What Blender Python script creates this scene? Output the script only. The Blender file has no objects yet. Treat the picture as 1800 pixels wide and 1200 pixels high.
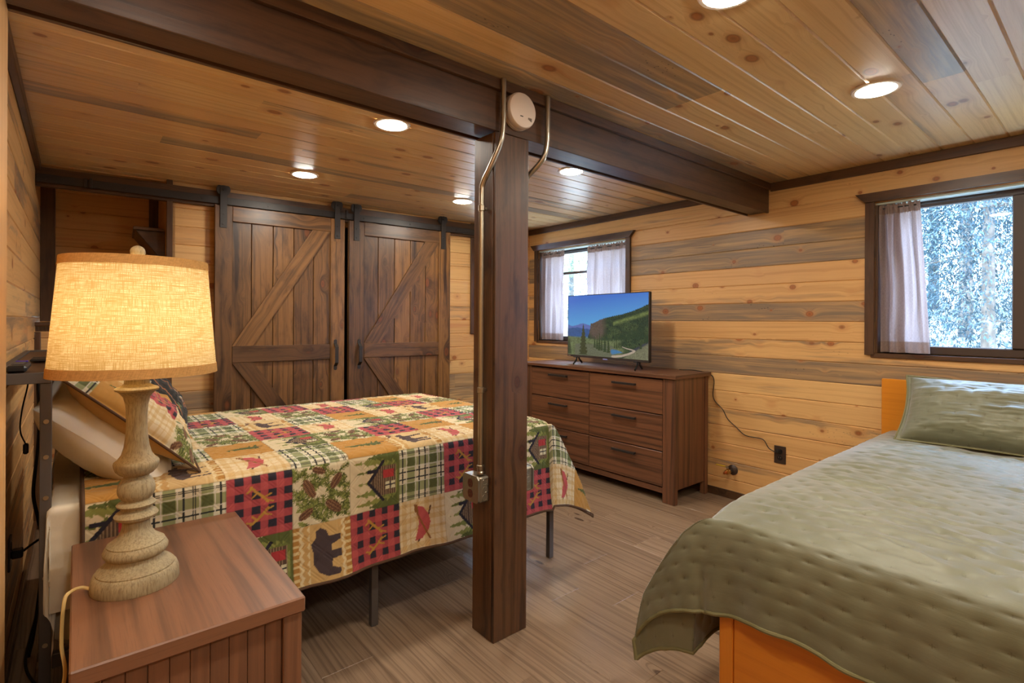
import bpy, bmesh, math, random
import numpy as np
from mathutils import Matrix, Vector
random.seed(7); RNG = np.random.RandomState(7)
sc = bpy.context.scene
COL = sc.collection
PI = math.pi

# ------------------------------------------------------------------ camera
cam_d = bpy.data.cameras.new('camera'); cam = bpy.data.objects.new('camera', cam_d); COL.objects.link(cam)
cam_d.sensor_width = 36.0; cam_d.lens = 916.0/1800*36.0; cam_d.shift_y = -36.0/1800; cam_d.clip_start = 0.02
RT = [(0.76723, -0.64135, 0.00539), (-0.00414, 0.00346, 0.99999), (0.64136, 0.76724, 0.0)]
M = Matrix(((RT[0][0], RT[1][0], -RT[2][0]), (RT[0][1], RT[1][1], -RT[2][1]), (RT[0][2], RT[1][2], -RT[2][2]))).to_4x4()
cam.matrix_world = Matrix.Translation((0, 0, 1.25)) @ M
sc.camera = cam
# ------------------------------------------------------------------ world, exposure
def lin(c):
    if isinstance(c, str):
        c = [int(c[i:i+2], 16) for i in (0, 2, 4)]
    return tuple(((v/255)/12.92 if v/255 <= 0.04045 else ((v/255+0.055)/1.055)**2.4) for v in c)
w = bpy.data.worlds.new('world'); sc.world = w; w.use_nodes = True
bg = w.node_tree.nodes['Background']; bg.inputs[0].default_value = (0.42, 0.64, 1.0, 1); bg.inputs[1].default_value = 11.0
sun_d = bpy.data.lights.new('sun', 'SUN'); sun_d.energy = 16.0; sun_d.angle = math.radians(2); sun_d.color = (.80, .90, 1.0)
sun = bpy.data.objects.new('sun', sun_d); COL.objects.link(sun)      # shines from behind the house onto the slope and the trees
sun.rotation_euler = Vector((.62, .12, -.78)).to_track_quat('-Z', 'Y').to_euler()
sc.view_settings.view_transform = 'Standard'; sc.view_settings.look = 'None'
sc.view_settings.exposure = 1.45; sc.view_settings.gamma = 1.0
sc.cycles.max_bounces = 8; sc.cycles.diffuse_bounces = 5; sc.cycles.glossy_bounces = 3
sc.cycles.transmission_bounces = 5; sc.cycles.transparent_max_bounces = 10
sc.cycles.sample_clamp_indirect = 6.0; sc.cycles.caustics_reflective = False; sc.cycles.caustics_refractive = False
LAMP_L = 98.0          # radiance of the recessed lamps
LAMP_C = (1.0, 0.94, 0.82)

# ------------------------------------------------------------------ node helper
class NT:
    def __init__(s, name):
        s.m = bpy.data.materials.new(name); s.m.use_nodes = True; s.t = s.m.node_tree; s.t.nodes.clear()
        s.out = s.t.nodes.new('ShaderNodeOutputMaterial')
    def n(s, typ, props=None, **inp):
        nd = s.t.nodes.new('ShaderNode'+typ)
        for k, v in (props or {}).items(): setattr(nd, k, v)
        for k, v in inp.items():
            key = int(k[1:]) if k[0] == 'i' and k[1:].isdigit() else k.replace('_', ' ')
            s.set(nd.inputs[key], v)
        return nd
    def set(s, sock, v):
        if isinstance(v, bpy.types.NodeSocket): s.t.links.new(v, sock)
        elif v is not None:
            if sock.type == 'RGBA' and len(v) == 3: v = (*v, 1)
            sock.default_value = v
    def math(s, op, a, b=None, c=None, clamp=False):
        nd = s.t.nodes.new('ShaderNodeMath'); nd.operation = op; nd.use_clamp = clamp
        s.set(nd.inputs[0], a)
        if b is not None: s.set(nd.inputs[1], b)
        if c is not None: s.set(nd.inputs[2], c)
        return nd.outputs[0]
    def mix(s, f, a, b, mode='MIX'):
        nd = s.t.nodes.new('ShaderNodeMix'); nd.data_type = 'RGBA'; nd.blend_type = mode
        s.set(nd.inputs[0], f); s.set(nd.inputs[6], a); s.set(nd.inputs[7], b)
        return nd.outputs[2]
    def ramp(s, v, lo, hi, a=0.0, b=1.0, smooth=True):
        nd = s.t.nodes.new('ShaderNodeMapRange'); nd.interpolation_type = 'SMOOTHSTEP' if smooth else 'LINEAR'
        for i, x in enumerate((v, lo, hi, a, b)): s.set(nd.inputs[i], x)
        return nd.outputs[0]
    def vec(s, x, y, z):
        nd = s.t.nodes.new('ShaderNodeCombineXYZ')
        for i, v in enumerate((x, y, z)): s.set(nd.inputs[i], v)
        return nd.outputs[0]
    def noise(s, vec, scale=1.0, detail=2.0, rough=0.5, dist=0.0):
        nd = s.n('TexNoise', None, Vector=vec, Scale=scale, Detail=detail, Roughness=rough, Distortion=dist)
        return nd.outputs[0]
    def uvt(s):
        uv = s.n('UVMap', {'uv_map': 'UVMap'}).outputs[0]
        sp = s.n('SeparateXYZ', None, Vector=uv)
        at = s.n('Attribute', {'attribute_name': 'tone'})
        sc_ = s.n('SeparateColor', None, Color=at.outputs[0])
        return sp.outputs[0], sp.outputs[1], sc_.outputs[0], sc_.outputs[1], sc_.outputs[2]
    def pbsdf(s, col, rough=0.5, spec=0.5, metal=0.0, bump=None, bstr=0.3, bdist=0.002, coat=0.0, **kw):
        b = s.n('BsdfPrincipled', None, Base_Color=col, Roughness=rough, Metallic=metal)
        b.inputs['Specular IOR Level'].default_value = spec
        b.inputs['Coat Weight'].default_value = coat; b.inputs['Coat Roughness'].default_value = 0.25
        for k, v in kw.items(): s.set(b.inputs[k.replace('_', ' ')], v)
        if bump is not None:
            bp = s.n('Bump', None, Strength=bstr, Distance=bdist, Height=bump)
            s.t.links.new(bp.outputs[0], b.inputs['Normal'])
        s.t.links.new(b.outputs[0], s.out.inputs[0])
        return b

def wood(name, light, alt, grain, stain, knot, ks=(7, 9), kr=.13, stain_scale=(1.0, 12), sk=1.0, gfreq=55., gstr=.5,
         rough=.42, spec=.45, gray=False, blotch=0.0, blotch_c=(0, 0, 0), figure=.022, bstr=.25, coat=0.0, warpf=1.0):
    t = NT(name); u, v, r, g, b = t.uvt()
    light, alt, grain, stain, knot = [lin(c) for c in (light, alt, grain, stain, knot)]
    rz = t.math('MULTIPLY', r, 91.7)
    wv = t.noise(t.vec(t.math('MULTIPLY', u, 1.3*warpf), t.math('MULTIPLY', v, 5.0), rz), 1, 2)
    vor = t.n('TexVoronoi', None, Vector=t.vec(t.math('MULTIPLY', u, ks[0]), t.math('MULTIPLY', v, ks[1]), rz), Scale=1.0)
    sepc = t.n('SeparateColor', None, Color=vor.outputs['Color'])
    d = t.math('MULTIPLY', vor.outputs['Distance'], t.math('ADD', .72, t.math('MULTIPLY', t.math('MULTIPLY', sepc.outputs[0], sepc.outputs[0]), 3.0)))
    fall = t.ramp(d, kr*.6, kr*4.2, 1, 0)
    v2 = t.math('ADD', v, t.math('ADD', t.math('MULTIPLY', t.math('SUBTRACT', wv, .5), .035), t.math('MULTIPLY', t.math('MULTIPLY', fall, fall), figure)))
    g1 = t.noise(t.vec(t.math('MULTIPLY', u, .7), t.math('MULTIPLY', v2, gfreq), rz), 1, 3, .6)
    g2 = t.noise(t.vec(t.math('MULTIPLY', u, 9), t.math('MULTIPLY', v2, 420), rz), 1, 2, .6)
    base = t.mix(b, light, alt)
    gm = t.math('MULTIPLY', t.ramp(g1, .42, .72), gstr)
    c = t.mix(gm, base, grain)
    c = t.mix(t.math('MULTIPLY', t.ramp(g2, .5, .75), .22*gstr*2), c, grain)
    # blue stain streaks: parts of the board
    s1 = t.noise(t.vec(t.math('MULTIPLY', u, stain_scale[0]), t.math('MULTIPLY', v2, stain_scale[1]), t.math('ADD', rz, 7.3)), 1, 4, .6, 0.0)
    thr = t.math('SUBTRACT', .80, t.math('MULTIPLY', g, .55))
    sm = t.ramp(t.math('SUBTRACT', s1, thr), -.02, .16)
    if gray:     # finer streaks inside the stained areas
        s2 = t.noise(t.vec(t.math('MULTIPLY', u, 2.2), t.math('MULTIPLY', v2, 70), t.math('ADD', rz, 11.0)), 1, 4, .65)
        s3 = t.noise(t.vec(t.math('MULTIPLY', u, 1.1), t.math('MULTIPLY', v2, 22), t.math('ADD', rz, 23.0)), 1, 3, .55)
        sm = t.math('MULTIPLY', sm, t.math('ADD', .45, t.math('ADD', t.ramp(s2, .35, .62, 0, .3), t.ramp(s3, .36, .58, 0, .35))))
    sm = t.math('MULTIPLY', sm, .92*sk)
    c = t.mix(sm, c, stain)
    if blotch > 0:
        bn = t.noise(t.vec(t.math('MULTIPLY', u, 4.0), t.math('MULTIPLY', v2, 16), t.math('ADD', rz, 3.1)), 1, 4, .65, 0.0)
        c = t.mix(t.math('MULTIPLY', t.ramp(bn, .45, .72), blotch), c, lin(blotch_c))
        c = t.mix(t.math('MULTIPLY', t.ramp(d, kr, kr*2.6, 1, 0), blotch*.6), c, lin(blotch_c))
    if gray:     # reddish heartwood streak, resin halo and beetle marks
        hs = t.noise(t.vec(t.math('MULTIPLY', u, .6), t.math('MULTIPLY', v2, 15), t.math('ADD', rz, 31.0)), 1, 2, .5)
        c = t.mix(t.math('MULTIPLY', t.ramp(hs, .66, .74), .45), c, lin('c07a4c'))
        c = t.mix(t.math('MULTIPLY', t.math('MULTIPLY', t.ramp(d, kr, kr*2.2, 1, 0), .35), 1.0), c, lin('b97a45'))
        vb = t.n('TexVoronoi', None, Vector=t.vec(t.math('MULTIPLY', u, 34), t.math('MULTIPLY', v, 75), rz), Scale=1.0)
        bm_ = t.math('MULTIPLY', t.ramp(vb.outputs['Distance'], .12, .2, 1, 0), t.ramp(t.noise(t.vec(t.math('MULTIPLY', u, 2.3), t.math('MULTIPLY', v, 9), t.math('ADD', rz, 40.0)), 1, 1), .60, .68))
        c = t.mix(t.math('MULTIPLY', bm_, t.ramp(g, .3, .95, .15, .85)), c, lin('3a2a20'))
    km = t.ramp(d, kr*.78, kr, 1, 0)
    ring = t.math('SUBTRACT', t.ramp(d, kr*.95, kr*1.15, 1, 0), t.ramp(d, kr*.6, kr*.85, 1, 0))
    kc = t.mix(t.ramp(d, 0.0, kr*.8), tuple(x*.6 for x in knot), knot)
    c = t.mix(t.math('MULTIPLY', km, .85), c, kc)
    c = t.mix(t.math('MULTIPLY', t.math('MAXIMUM', ring, 0.0), .45), c, tuple(x*.4 for x in knot))
    t.pbsdf(c, rough, spec, bump=t.math('ADD', g1, t.math('MULTIPLY', g2, .4)), bstr=bstr, bdist=.0015, coat=coat)
    return t.m

def plain(name, col, rough=.5, spec=.5, metal=0.0, nscale=0, nstr=.15, bstr=.2, bdist=.001, **kw):
    t = NT(name); c = lin(col)
    tc = t.n('TexCoord').outputs['Object']
    if nscale:
        n = t.noise(tc, nscale, 3, .6); c = t.mix(t.math('MULTIPLY', n, nstr*2), c, tuple(x*.45 for x in c)); bump = n
    else:
        bump = None
    t.pbsdf(c, rough, spec, metal, bump=bump, bstr=bstr, bdist=bdist, **kw)
    return t.m

MAT = {}
MAT['pine'] = wood('pine', 'dcb073', 'd29e63', 'b6834a', '7f6a55', 'a85f2e', kr=.135, gstr=.55, ks=(6.5, 8.5), gray=True)
MAT['pine_ceiling'] = wood('pine_ceiling', 'e5c48d', 'ddb47e', 'bd915a', '8d7c66', 'a5602c', kr=.135, gstr=.55, ks=(5, 8), rough=.32, spec=.5, gray=True)
MAT['dark'] = wood('stained_pine', '553924', '614127', '2b1c11', '2a1a12', '4a2712', ks=(4, 7), kr=.10, gstr=.62, gfreq=46, blotch=.55,
                   blotch_c='24160f', figure=.035, rough=.38, spec=.45)
MAT['door'] = wood('stained_door_pine', '634429', '8b6136', '2f1f12', '2a1a12', '7a4522', ks=(3.4, 7), kr=.12, gstr=.7, gfreq=42, blotch=.6,
                   blotch_c='24160f', figure=.06, rough=.36, spec=.45, warpf=1.5)
MAT['floor'] = wood('oak_laminate', '937a62', '826a54', '554436', '5d4a3e', '4a372a', ks=(1.6, 5), kr=.06, gstr=.65, gfreq=85, figure=.08,
                    stain_scale=(1.6, 22), sk=.8, rough=.26, spec=.45, bstr=.12)
MAT['dresser'] = wood('walnut_veneer', '704932', '7a4f33', '3d281d', '38261a', '5a3018', ks=(.8, 2.5), kr=.02, gstr=.9, gfreq=40, figure=.10,
                      rough=.36, spec=.45, bstr=.15)
MAT['stand'] = wood('nightstand_veneer', '7d543a', '845a3f', '4b3426', '4a3226', '5a3018', ks=(.9, 2.6), kr=.02, gstr=.75, gfreq=26, figure=.12,
                    rough=.40, spec=.4, bstr=.12)
MAT['honey'] = wood('honey_maple', 'd88a2a', 'd28022', 'bc6c1a', 'bc6c1a', 'bc6c1a', ks=(.5, 1), kr=.01, gstr=.35, gfreq=70, figure=.0,
                    rough=.28, spec=.5, bstr=.05)
MAT['black_metal'] = plain('black_iron', '37322f', .42, .5, .35, 60, .15)
MAT['frame_metal'] = plain('charcoal_steel', '5f5853', .45, .5, .4, 90, .12)
MAT['galv'] = plain('galvanised_steel', 'b3a894', .28, .5, .95, 40, .15)
MAT['box_metal'] = plain('zinc_box_steel', 'a39a88', .38, .5, .85, 70, .18)
MAT['brass'] = plain('brass', 'b98a45', .3, .5, .9, 60, .1)
MAT['copper'] = plain('copper', 'c07040', .3, .5, .9)
MAT['yellow'] = plain('yellow_vinyl', 'c9a50c', .45)
MAT['bronze'] = plain('bronze_plastic', '3b2a20', .42)
MAT['bronze_dark'] = plain('dark_slots', '0d0a08', .6)
MAT['recep'] = plain('brown_receptacle', '5a2f26', .4)
MAT['white'] = plain('white_plastic', 'd8c4b0', .45, nscale=30, nstr=.05)
MAT['black'] = plain('black_plastic', '161414', .4)
MAT['rubber'] = plain('black_cable', '17120f', .5)
MAT['cordcream'] = plain('cream_cord', 'c2a262', .5)
MAT['purple'] = plain('purple_sticker', '4b2fa0', .5)
MAT['linenwhite'] = plain('white_cotton', 'e4dcca', .9, .2, nscale=25, nstr=.06, bstr=.3, bdist=.004, Sheen_Weight=.2)
MAT['mattress'] = plain('mattress_knit', 'cfc6b0', .9, .2, nscale=60, nstr=.1, bstr=.6, bdist=.004)
MAT['winframe'] = plain('bronze_window_frame', '4a3a30', .45, .4)
MAT['reveal'] = plain('pale_reveal_paint', 'b8c2b8', .5)
MAT['rock'] = plain('forest_gravel', 'b0aa9a', .95, nscale=3, nstr=.3)
MAT['bark'] = plain('conifer_bark', '6f675c', .95, nscale=20, nstr=.4)

def foliage(name, c1, c2):
    t = NT(name); tc = t.n('TexCoord').outputs['Object']
    c = t.mix(t.ramp(t.noise(tc, 2.2, 3), .35, .65), lin(c1), lin(c2))
    d = t.n('BsdfDiffuse', None, Color=c); tr = t.n('BsdfTranslucent', None, Color=c)
    mx = t.n('MixShader', None, i0=.4, i1=d.outputs[0], i2=tr.outputs[0]); t.t.links.new(mx.outputs[0], t.out.inputs[0]); return t.m
MAT['needles'] = foliage('conifer_needles', '2f3e40', '4a5c5a')
MAT['needles2'] = foliage('pale_conifer_needles', '40545c', '5a6c70')
MAT['leaves'] = foliage('aspen_leaves', '74905a', '98a876')

def glass_mat():
    t = NT('window_glass'); lw = t.n('LayerWeight', None, Blend=.5).outputs['Facing']; fr = t.math('ADD', .03, t.math('MULTIPLY', .9, t.math('POWER', lw, 5.0)))
    tr = t.n('BsdfTransparent', None, Color=(.95, .97, 1)); gl = t.n('BsdfGlossy', None, Roughness=.02)
    mx = t.n('MixShader', None, i0=fr, i1=tr.outputs[0], i2=gl.outputs[0]); t.t.links.new(mx.outputs[0], t.out.inputs[0]); return t.m
MAT['glass'] = glass_mat()

def cloth_translucent(name, col, f=.5, weave=700):
    t = NT(name); u, v, *_ = t.uvt(); c = lin(col)
    n1 = t.noise(t.vec(t.math('MULTIPLY', u, weave*.15), t.math('MULTIPLY', v, weave*1.2), 0.0), 1, 2)
    n2 = t.noise(t.vec(t.math('MULTIPLY', u, weave*1.2), t.math('MULTIPLY', v, weave*.1), 5.0), 1, 2)
    m = t.math('ADD', t.math('MULTIPLY', t.ramp(n1, .3, .7), .5), t.math('MULTIPLY', t.ramp(n2, .3, .7), .5))
    cc = t.mix(m, tuple(x*.72 for x in c), tuple(min(1, x*1.15) for x in c))
    d = t.n('BsdfDiffuse', None, Color=cc); tr = t.n('BsdfTranslucent', None, Color=cc)
    mx = t.n('MixShader', None, i0=f, i1=d.outputs[0], i2=tr.outputs[0]); t.t.links.new(mx.outputs[0], t.out.inputs[0]); return t.m
MAT['curtain'] = cloth_translucent('mauve_curtain', 'b09b94', .5)
MAT['curtainhem'] = cloth_translucent('curtain_hem', '9c8478', .2)

def shade_mat():
    t = NT('linen_shade'); u, v, *_ = t.uvt()
    n1 = t.noise(t.vec(t.math('MULTIPLY', u, 20), t.math('MULTIPLY', v, 620), 0.0), 1, 3, .7)
    n2 = t.noise(t.vec(t.math('MULTIPLY', u, 480), t.math('MULTIPLY', v, 22), 5.0), 1, 3, .7)
    n3 = t.noise(t.vec(u, v, 0.0), 900, 1)
    m = t.math('MULTIPLY', t.ramp(n1, .40, .62), t.ramp(n2, .34, .60))
    m = t.math('MULTIPLY', m, t.ramp(n3, .1, .6))
    c = t.mix(m, lin('b79a63'), lin('eedfb8'))
    d = t.n('BsdfDiffuse', None, Color=c); tr = t.n('BsdfTranslucent', None, Color=c)
    mx = t.n('MixShader', None, i0=.33, i1=d.outputs[0], i2=tr.outputs[0]); t.t.links.new(mx.outputs[0], t.out.inputs[0]); return t.m
MAT['shade'] = shade_mat()
MAT['shadetrim'] = cloth_translucent('shade_trim_band', 'c2955c', .22, 500)

def colattr_mat(name, rough=.9, emit=0.0, sheen=.15, bump=True):
    t = NT(name); at = t.n('Attribute', {'attribute_name': 'Col'}).outputs[0]
    tc = t.n('TexCoord').outputs['Object']
    if emit:
        b = t.pbsdf(tuple([.01]*3), .25, .4); t.set(b.inputs['Emission Color'], at); b.inputs['Emission Strength'].default_value = emit
    else:
        n = t.noise(tc, 900, 2)
        t.pbsdf(t.mix(t.math('MULTIPLY', n, .25), at, (0, 0, 0, 1)), rough, .25, bump=n, bstr=.25, bdist=.0006, Sheen_Weight=sheen)
    return t.m
MAT['quilt'] = colattr_mat('patchwork_cotton', sheen=.1)
MAT['tvpic'] = colattr_mat('lit_screen_picture', emit=.42)
MAT['binding'] = plain('brown_binding', '5b4433', .9, .2, nscale=300, nstr=.2)

def olive_mat():
    t = NT('olive_quilt_cotton'); u, v, *_ = t.uvt()
    # small cross stitches on a staggered grid (a pattern of the cloth)
    def lattice(ou, ov):
        x = t.math('SUBTRACT', t.math('FRACT', t.math('ADD', t.math('DIVIDE', u, .11), ou)), .5)
        y = t.math('SUBTRACT', t.math('FRACT', t.math('ADD', t.math('DIVIDE', v, .09), ov)), .5)
        ax = t.math('ABSOLUTE', t.math('MULTIPLY', x, .11)); ay = t.math('ABSOLUTE', t.math('MULTIPLY', y, .09))
        h = t.math('MULTIPLY', t.math('LESS_THAN', ax, .0012), t.math('LESS_THAN', ay, .0065))
        w_ = t.math('MULTIPLY', t.math('LESS_THAN', ay, .0012), t.math('LESS_THAN', ax, .0065))
        return t.math('MAXIMUM', h, w_)
    st = t.math('MAXIMUM', lattice(0.5, 0.5), lattice(0.0, 0.0))
    n = t.noise(t.vec(t.math('MULTIPLY', u, 1), t.math('MULTIPLY', v, 1), 0.0), 5, 3)
    c = t.mix(t.ramp(n, .3, .7), lin('67664a'), lin('727157'))
    fine = t.noise(t.vec(t.math('MULTIPLY', u, 130), t.math('MULTIPLY', v, 24), 0.0), 1, 3, .6, .5)
    c = t.mix(t.math('MULTIPLY', st, .6), c, lin('4a4527'))
    t.pbsdf(c, .48, .6, bump=fine, bstr=.12, bdist=.003, Sheen_Weight=.6, Sheen_Roughness=.45)
    return t.m
MAT['olive'] = olive_mat()
MAT['olive_edge'] = plain('olive_piping', '77714a', .75, nscale=200, nstr=.1)

def ceramic():
    t = NT('weathered_lamp_resin'); tc = t.n('TexCoord').outputs['Object']
    mp = t.n('Mapping', None, Vector=tc); mp.inputs['Scale'].default_value = (1, 1, .12)
    n = t.noise(mp.outputs[0], 260, 3, .7); n2 = t.noise(tc, 14, 3, .6)
    c = t.mix(t.ramp(n, .35, .75), lin('a5946f'), lin('816f50')); c = t.mix(t.math('MULTIPLY', t.ramp(n2, .45, .7), .35), c, lin('6a583d'))
    t.pbsdf(c, .6, .3, bump=n, bstr=.2, bdist=.001); return t.m
MAT['resin'] = ceramic()
def emis(name, col, strength):
    t = NT(name); e = t.n('Emission', None, Color=col, Strength=strength); t.t.links.new(e.outputs[0], t.out.inputs[0]); return t.m
MAT['lens'] = emis('lit_led_lens', LAMP_C, LAMP_L)
MAT['bulb'] = emis('lit_bulb', (1, .78, .48), 31.0)

# ------------------------------------------------------------------ mesh builder
class MB:
    def __init__(s): s.v = []; s.f = []; s.uv = []; s.t = []; s.sm = []
    def add(s, verts, faces, uvs=None, tone=(0, 0, 0), smooth=False):
        o = len(s.v); s.v += [tuple(p) for p in verts]
        for i, f in enumerate(faces):
            s.f.append([o+k for k in f]); s.sm.append(smooth); s.t.append(tone)
            s.uv.append(uvs[i] if uvs else None)
        return s
    def box(s, lo, hi, bev=.002, tone=None, grain=None, M4=None):
        """bevelled box with grain along its longest side (or axis `grain`)"""
        lo = [min(a, b) for a, b in zip(lo, hi)], [max(a, b) for a, b in zip(lo, hi)]
        lo, hi = lo
        d = [hi[i]-lo[i] for i in range(3)]; bv = min(bev, min(d)*.3)
        ga = grain if grain is not None else d.index(max(d))
        bm = bmesh.new(); bmesh.ops.create_cube(bm, size=1)
        for v in bm.verts: v.co = Vector([lo[i]+d[i]*(v.co[i]+.5) for i in range(3)])
        if bv > 0: bmesh.ops.bevel(bm, geom=list(bm.edges), offset=bv, segments=1, affect='EDGES', clamp_overlap=True)
        bm.normal_update()
        if tone is None: tone = (random.random(), random.uniform(.1, .5), random.random())
        ou, ov = random.uniform(0, 9), random.uniform(0, 9)
        bm.verts.index_update(); vs = [v.co.copy() for v in bm.verts]; fs = []; uvs = []
        for f in bm.faces:
            n = f.normal; ax = max(range(3), key=lambda i: abs(n[i]))
            if ax == ga:
                a1, a2 = [i for i in range(3) if i != ga]
            else:
                a1 = ga; a2 = [i for i in range(3) if i not in (ga, ax)][0]
            fs.append([v.index for v in f.verts]); uvs.append([(v.co[a1]+ou, v.co[a2]+ov+ax*.37) for v in f.verts])
        bm.free()
        if M4 is not None: vs = [M4 @ v for v in vs]
        return s.add(vs, fs, uvs, tone)
    def prism(s, poly, d, axis, a0, a1, tone=None):
        """extrude polygon poly (2D list) between a0 and a1 along axis"""
        def P(p, a):
            q = [0, 0, 0]; o = [i for i in range(3) if i != axis]; q[o[0]] = p[0]; q[o[1]] = p[1]; q[axis] = a; return q
        n = len(poly); vs = [P(p, a0) for p in poly]+[P(p, a1) for p in poly]
        fs = [list(range(n))[::-1], [n+i for i in range(n)]]+[[i, (i+1) % n, n+(i+1) % n, n+i] for i in range(n)]
        if tone is None: tone = (random.random(), .2, random.random())
        uvs = []
        for f in fs[:2]: uvs.append([poly[k % n] for k in f])
        for i in range(n):
            L = math.dist(poly[i], poly[(i+1) % n]); uvs.append([(0, 0), (L, 0), (L, a1-a0), (0, a1-a0)])
        return s.add(vs, fs, uvs, tone)
    def lathe(s, prof, c=(0, 0, 0), n=48, tone=(0, 0, 0), cap=True, smooth=True, M4=None):
        vs = []; fs = []; uvs = []
        for r, z in prof:
            for k in range(n):
                a = 2*PI*k/n; vs.append(Vector((c[0]+r*math.cos(a), c[1]+r*math.sin(a), c[2]+z)))
        for i in range(len(prof)-1):
            for k in range(n):
                k2 = (k+1) % n; fs.append([i*n+k, i*n+k2, (i+1)*n+k2, (i+1)*n+k])
                r = max(prof[i][0], .001)
                uvs.append([(2*PI*r*k/n, prof[i][1]), (2*PI*r*(k+1)/n, prof[i][1]), (2*PI*r*(k+1)/n, prof[i+1][1]), (2*PI*r*k/n, prof[i+1][1])])
        if M4 is not None: vs = [M4 @ v for v in vs]
        s.add(vs, fs, uvs, tone, smooth)
        if cap:
            o = len(s.v)-len(vs)
            s.f.append([o+k for k in range(n)][::-1]); s.f.append([o+(len(prof)-1)*n+k for k in range(n)])
            for _ in range(2): s.uv.append(None); s.t.append(tone); s.sm.append(False)
        return s
    def cyl(s, p0, p1, r, n=20, r1=None, tone=(0, 0, 0)):
        p0 = Vector(p0); p1 = Vector(p1); L = (p1-p0).length; q = (p1-p0).to_track_quat('Z', 'Y').to_matrix().to_4x4()
        return s.lathe([(r, 0), (r1 if r1 else r, L)], n=n, M4=Matrix.Translation(p0) @ q, tone=tone)
    def tube(s, pts, r, n=10, closed=False, flat=1.0):
        pts = [Vector(p) for p in pts]; m = len(pts); vs = []; prevx = None
        for i, p in enumerate(pts):
            t = (pts[min(i+1, m-1)]-pts[max(i-1, 0)]).normalized()
            if prevx is None:
                x = t.orthogonal().normalized()
            else:
                x = (prevx-t*prevx.dot(t)).normalized()
            prevx = x; y = t.cross(x)
            for k in range(n):
                a = 2*PI*k/n; vs.append(p+x*math.cos(a)*r+y*math.sin(a)*r*flat)
        fs = [[i*n+k, i*n+(k+1) % n, (i+1)*n+(k+1) % n, (i+1)*n+k] for i in range(m-1) for k in range(n)]
        fs += [list(range(n))[::-1], [(m-1)*n+k for k in range(n)]]
        return s.add(vs, fs, None, (0, 0, 0), True)
    def ell(s, c, r, n=16):
        prof = [(max(1e-4, math.sin(PI*i/n))*1.0, -math.cos(PI*i/n)) for i in range(n+1)]
        return s.lathe(prof, n=2*n, M4=Matrix.Translation(c) @ Matrix.Diagonal((r[0], r[1], r[2], 1)), cap=False)
    def build(s, name, mat, parent=None, M4=None, **tags):
        me = bpy.data.meshes.new(name); me.from_pydata(s.v, [], s.f)
        me.uv_layers.new(name='UVMap'); me.color_attributes.new('tone', 'FLOAT_COLOR', 'CORNER')
        uva = []; ta = []
        for f, u, t in zip(s.f, s.uv, s.t):
            for k in range(len(f)):
                uva += list(u[k]) if u else [0, 0]; ta += [t[0], t[1], t[2], 1]
        me.uv_layers['UVMap'].data.foreach_set('uv', uva); me.color_attributes['tone'].data.foreach_set('color', ta)
        me.polygons.foreach_set('use_smooth', s.sm)
        me.materials.append(MAT[mat] if isinstance(mat, str) else mat); me.update()
        if any(s.sm): me.set_sharp_from_angle(angle=math.radians(38))
        return link(name, me, parent, M4, **tags)

def link(name, me, parent=None, M4=None, **tags):
    o = bpy.data.objects.new(name, me); COL.objects.link(o)
    if parent is not None: o.parent = parent
    if M4 is not None: o.matrix_world = M4
    for k, v in tags.items(): o[k] = v
    return o
def thing(name, label, cat, loc=(0, 0, 0), group=None, M4=None, kind=None):
    o = bpy.data.objects.new(name, None); COL.objects.link(o); o.empty_display_size = .05
    if M4 is not None: o.matrix_world = M4
    else: o.location = loc
    if label: o['label'] = label
    if cat: o['category'] = cat
    if group: o['group'] = group
    if kind: o['kind'] = kind
    return o
def catmull(pts, n=10):
    P = [Vector(p) for p in pts]; P = [P[0]*2-P[1]]+P+[P[-1]*2-P[-2]]; out = []
    for i in range(1, len(P)-2):
        for k in range(n):
            t = k/n; a, b, c, d = P[i-1], P[i], P[i+1], P[i+2]
            out.append(.5*((2*b)+(c-a)*t+(2*a-5*b+4*c-d)*t*t+(3*b-a-3*c+d)*t**3))
    out.append(P[-2]); return out
def rel(lo, base): return tuple(a-b for a, b in zip(lo, base))

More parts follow.
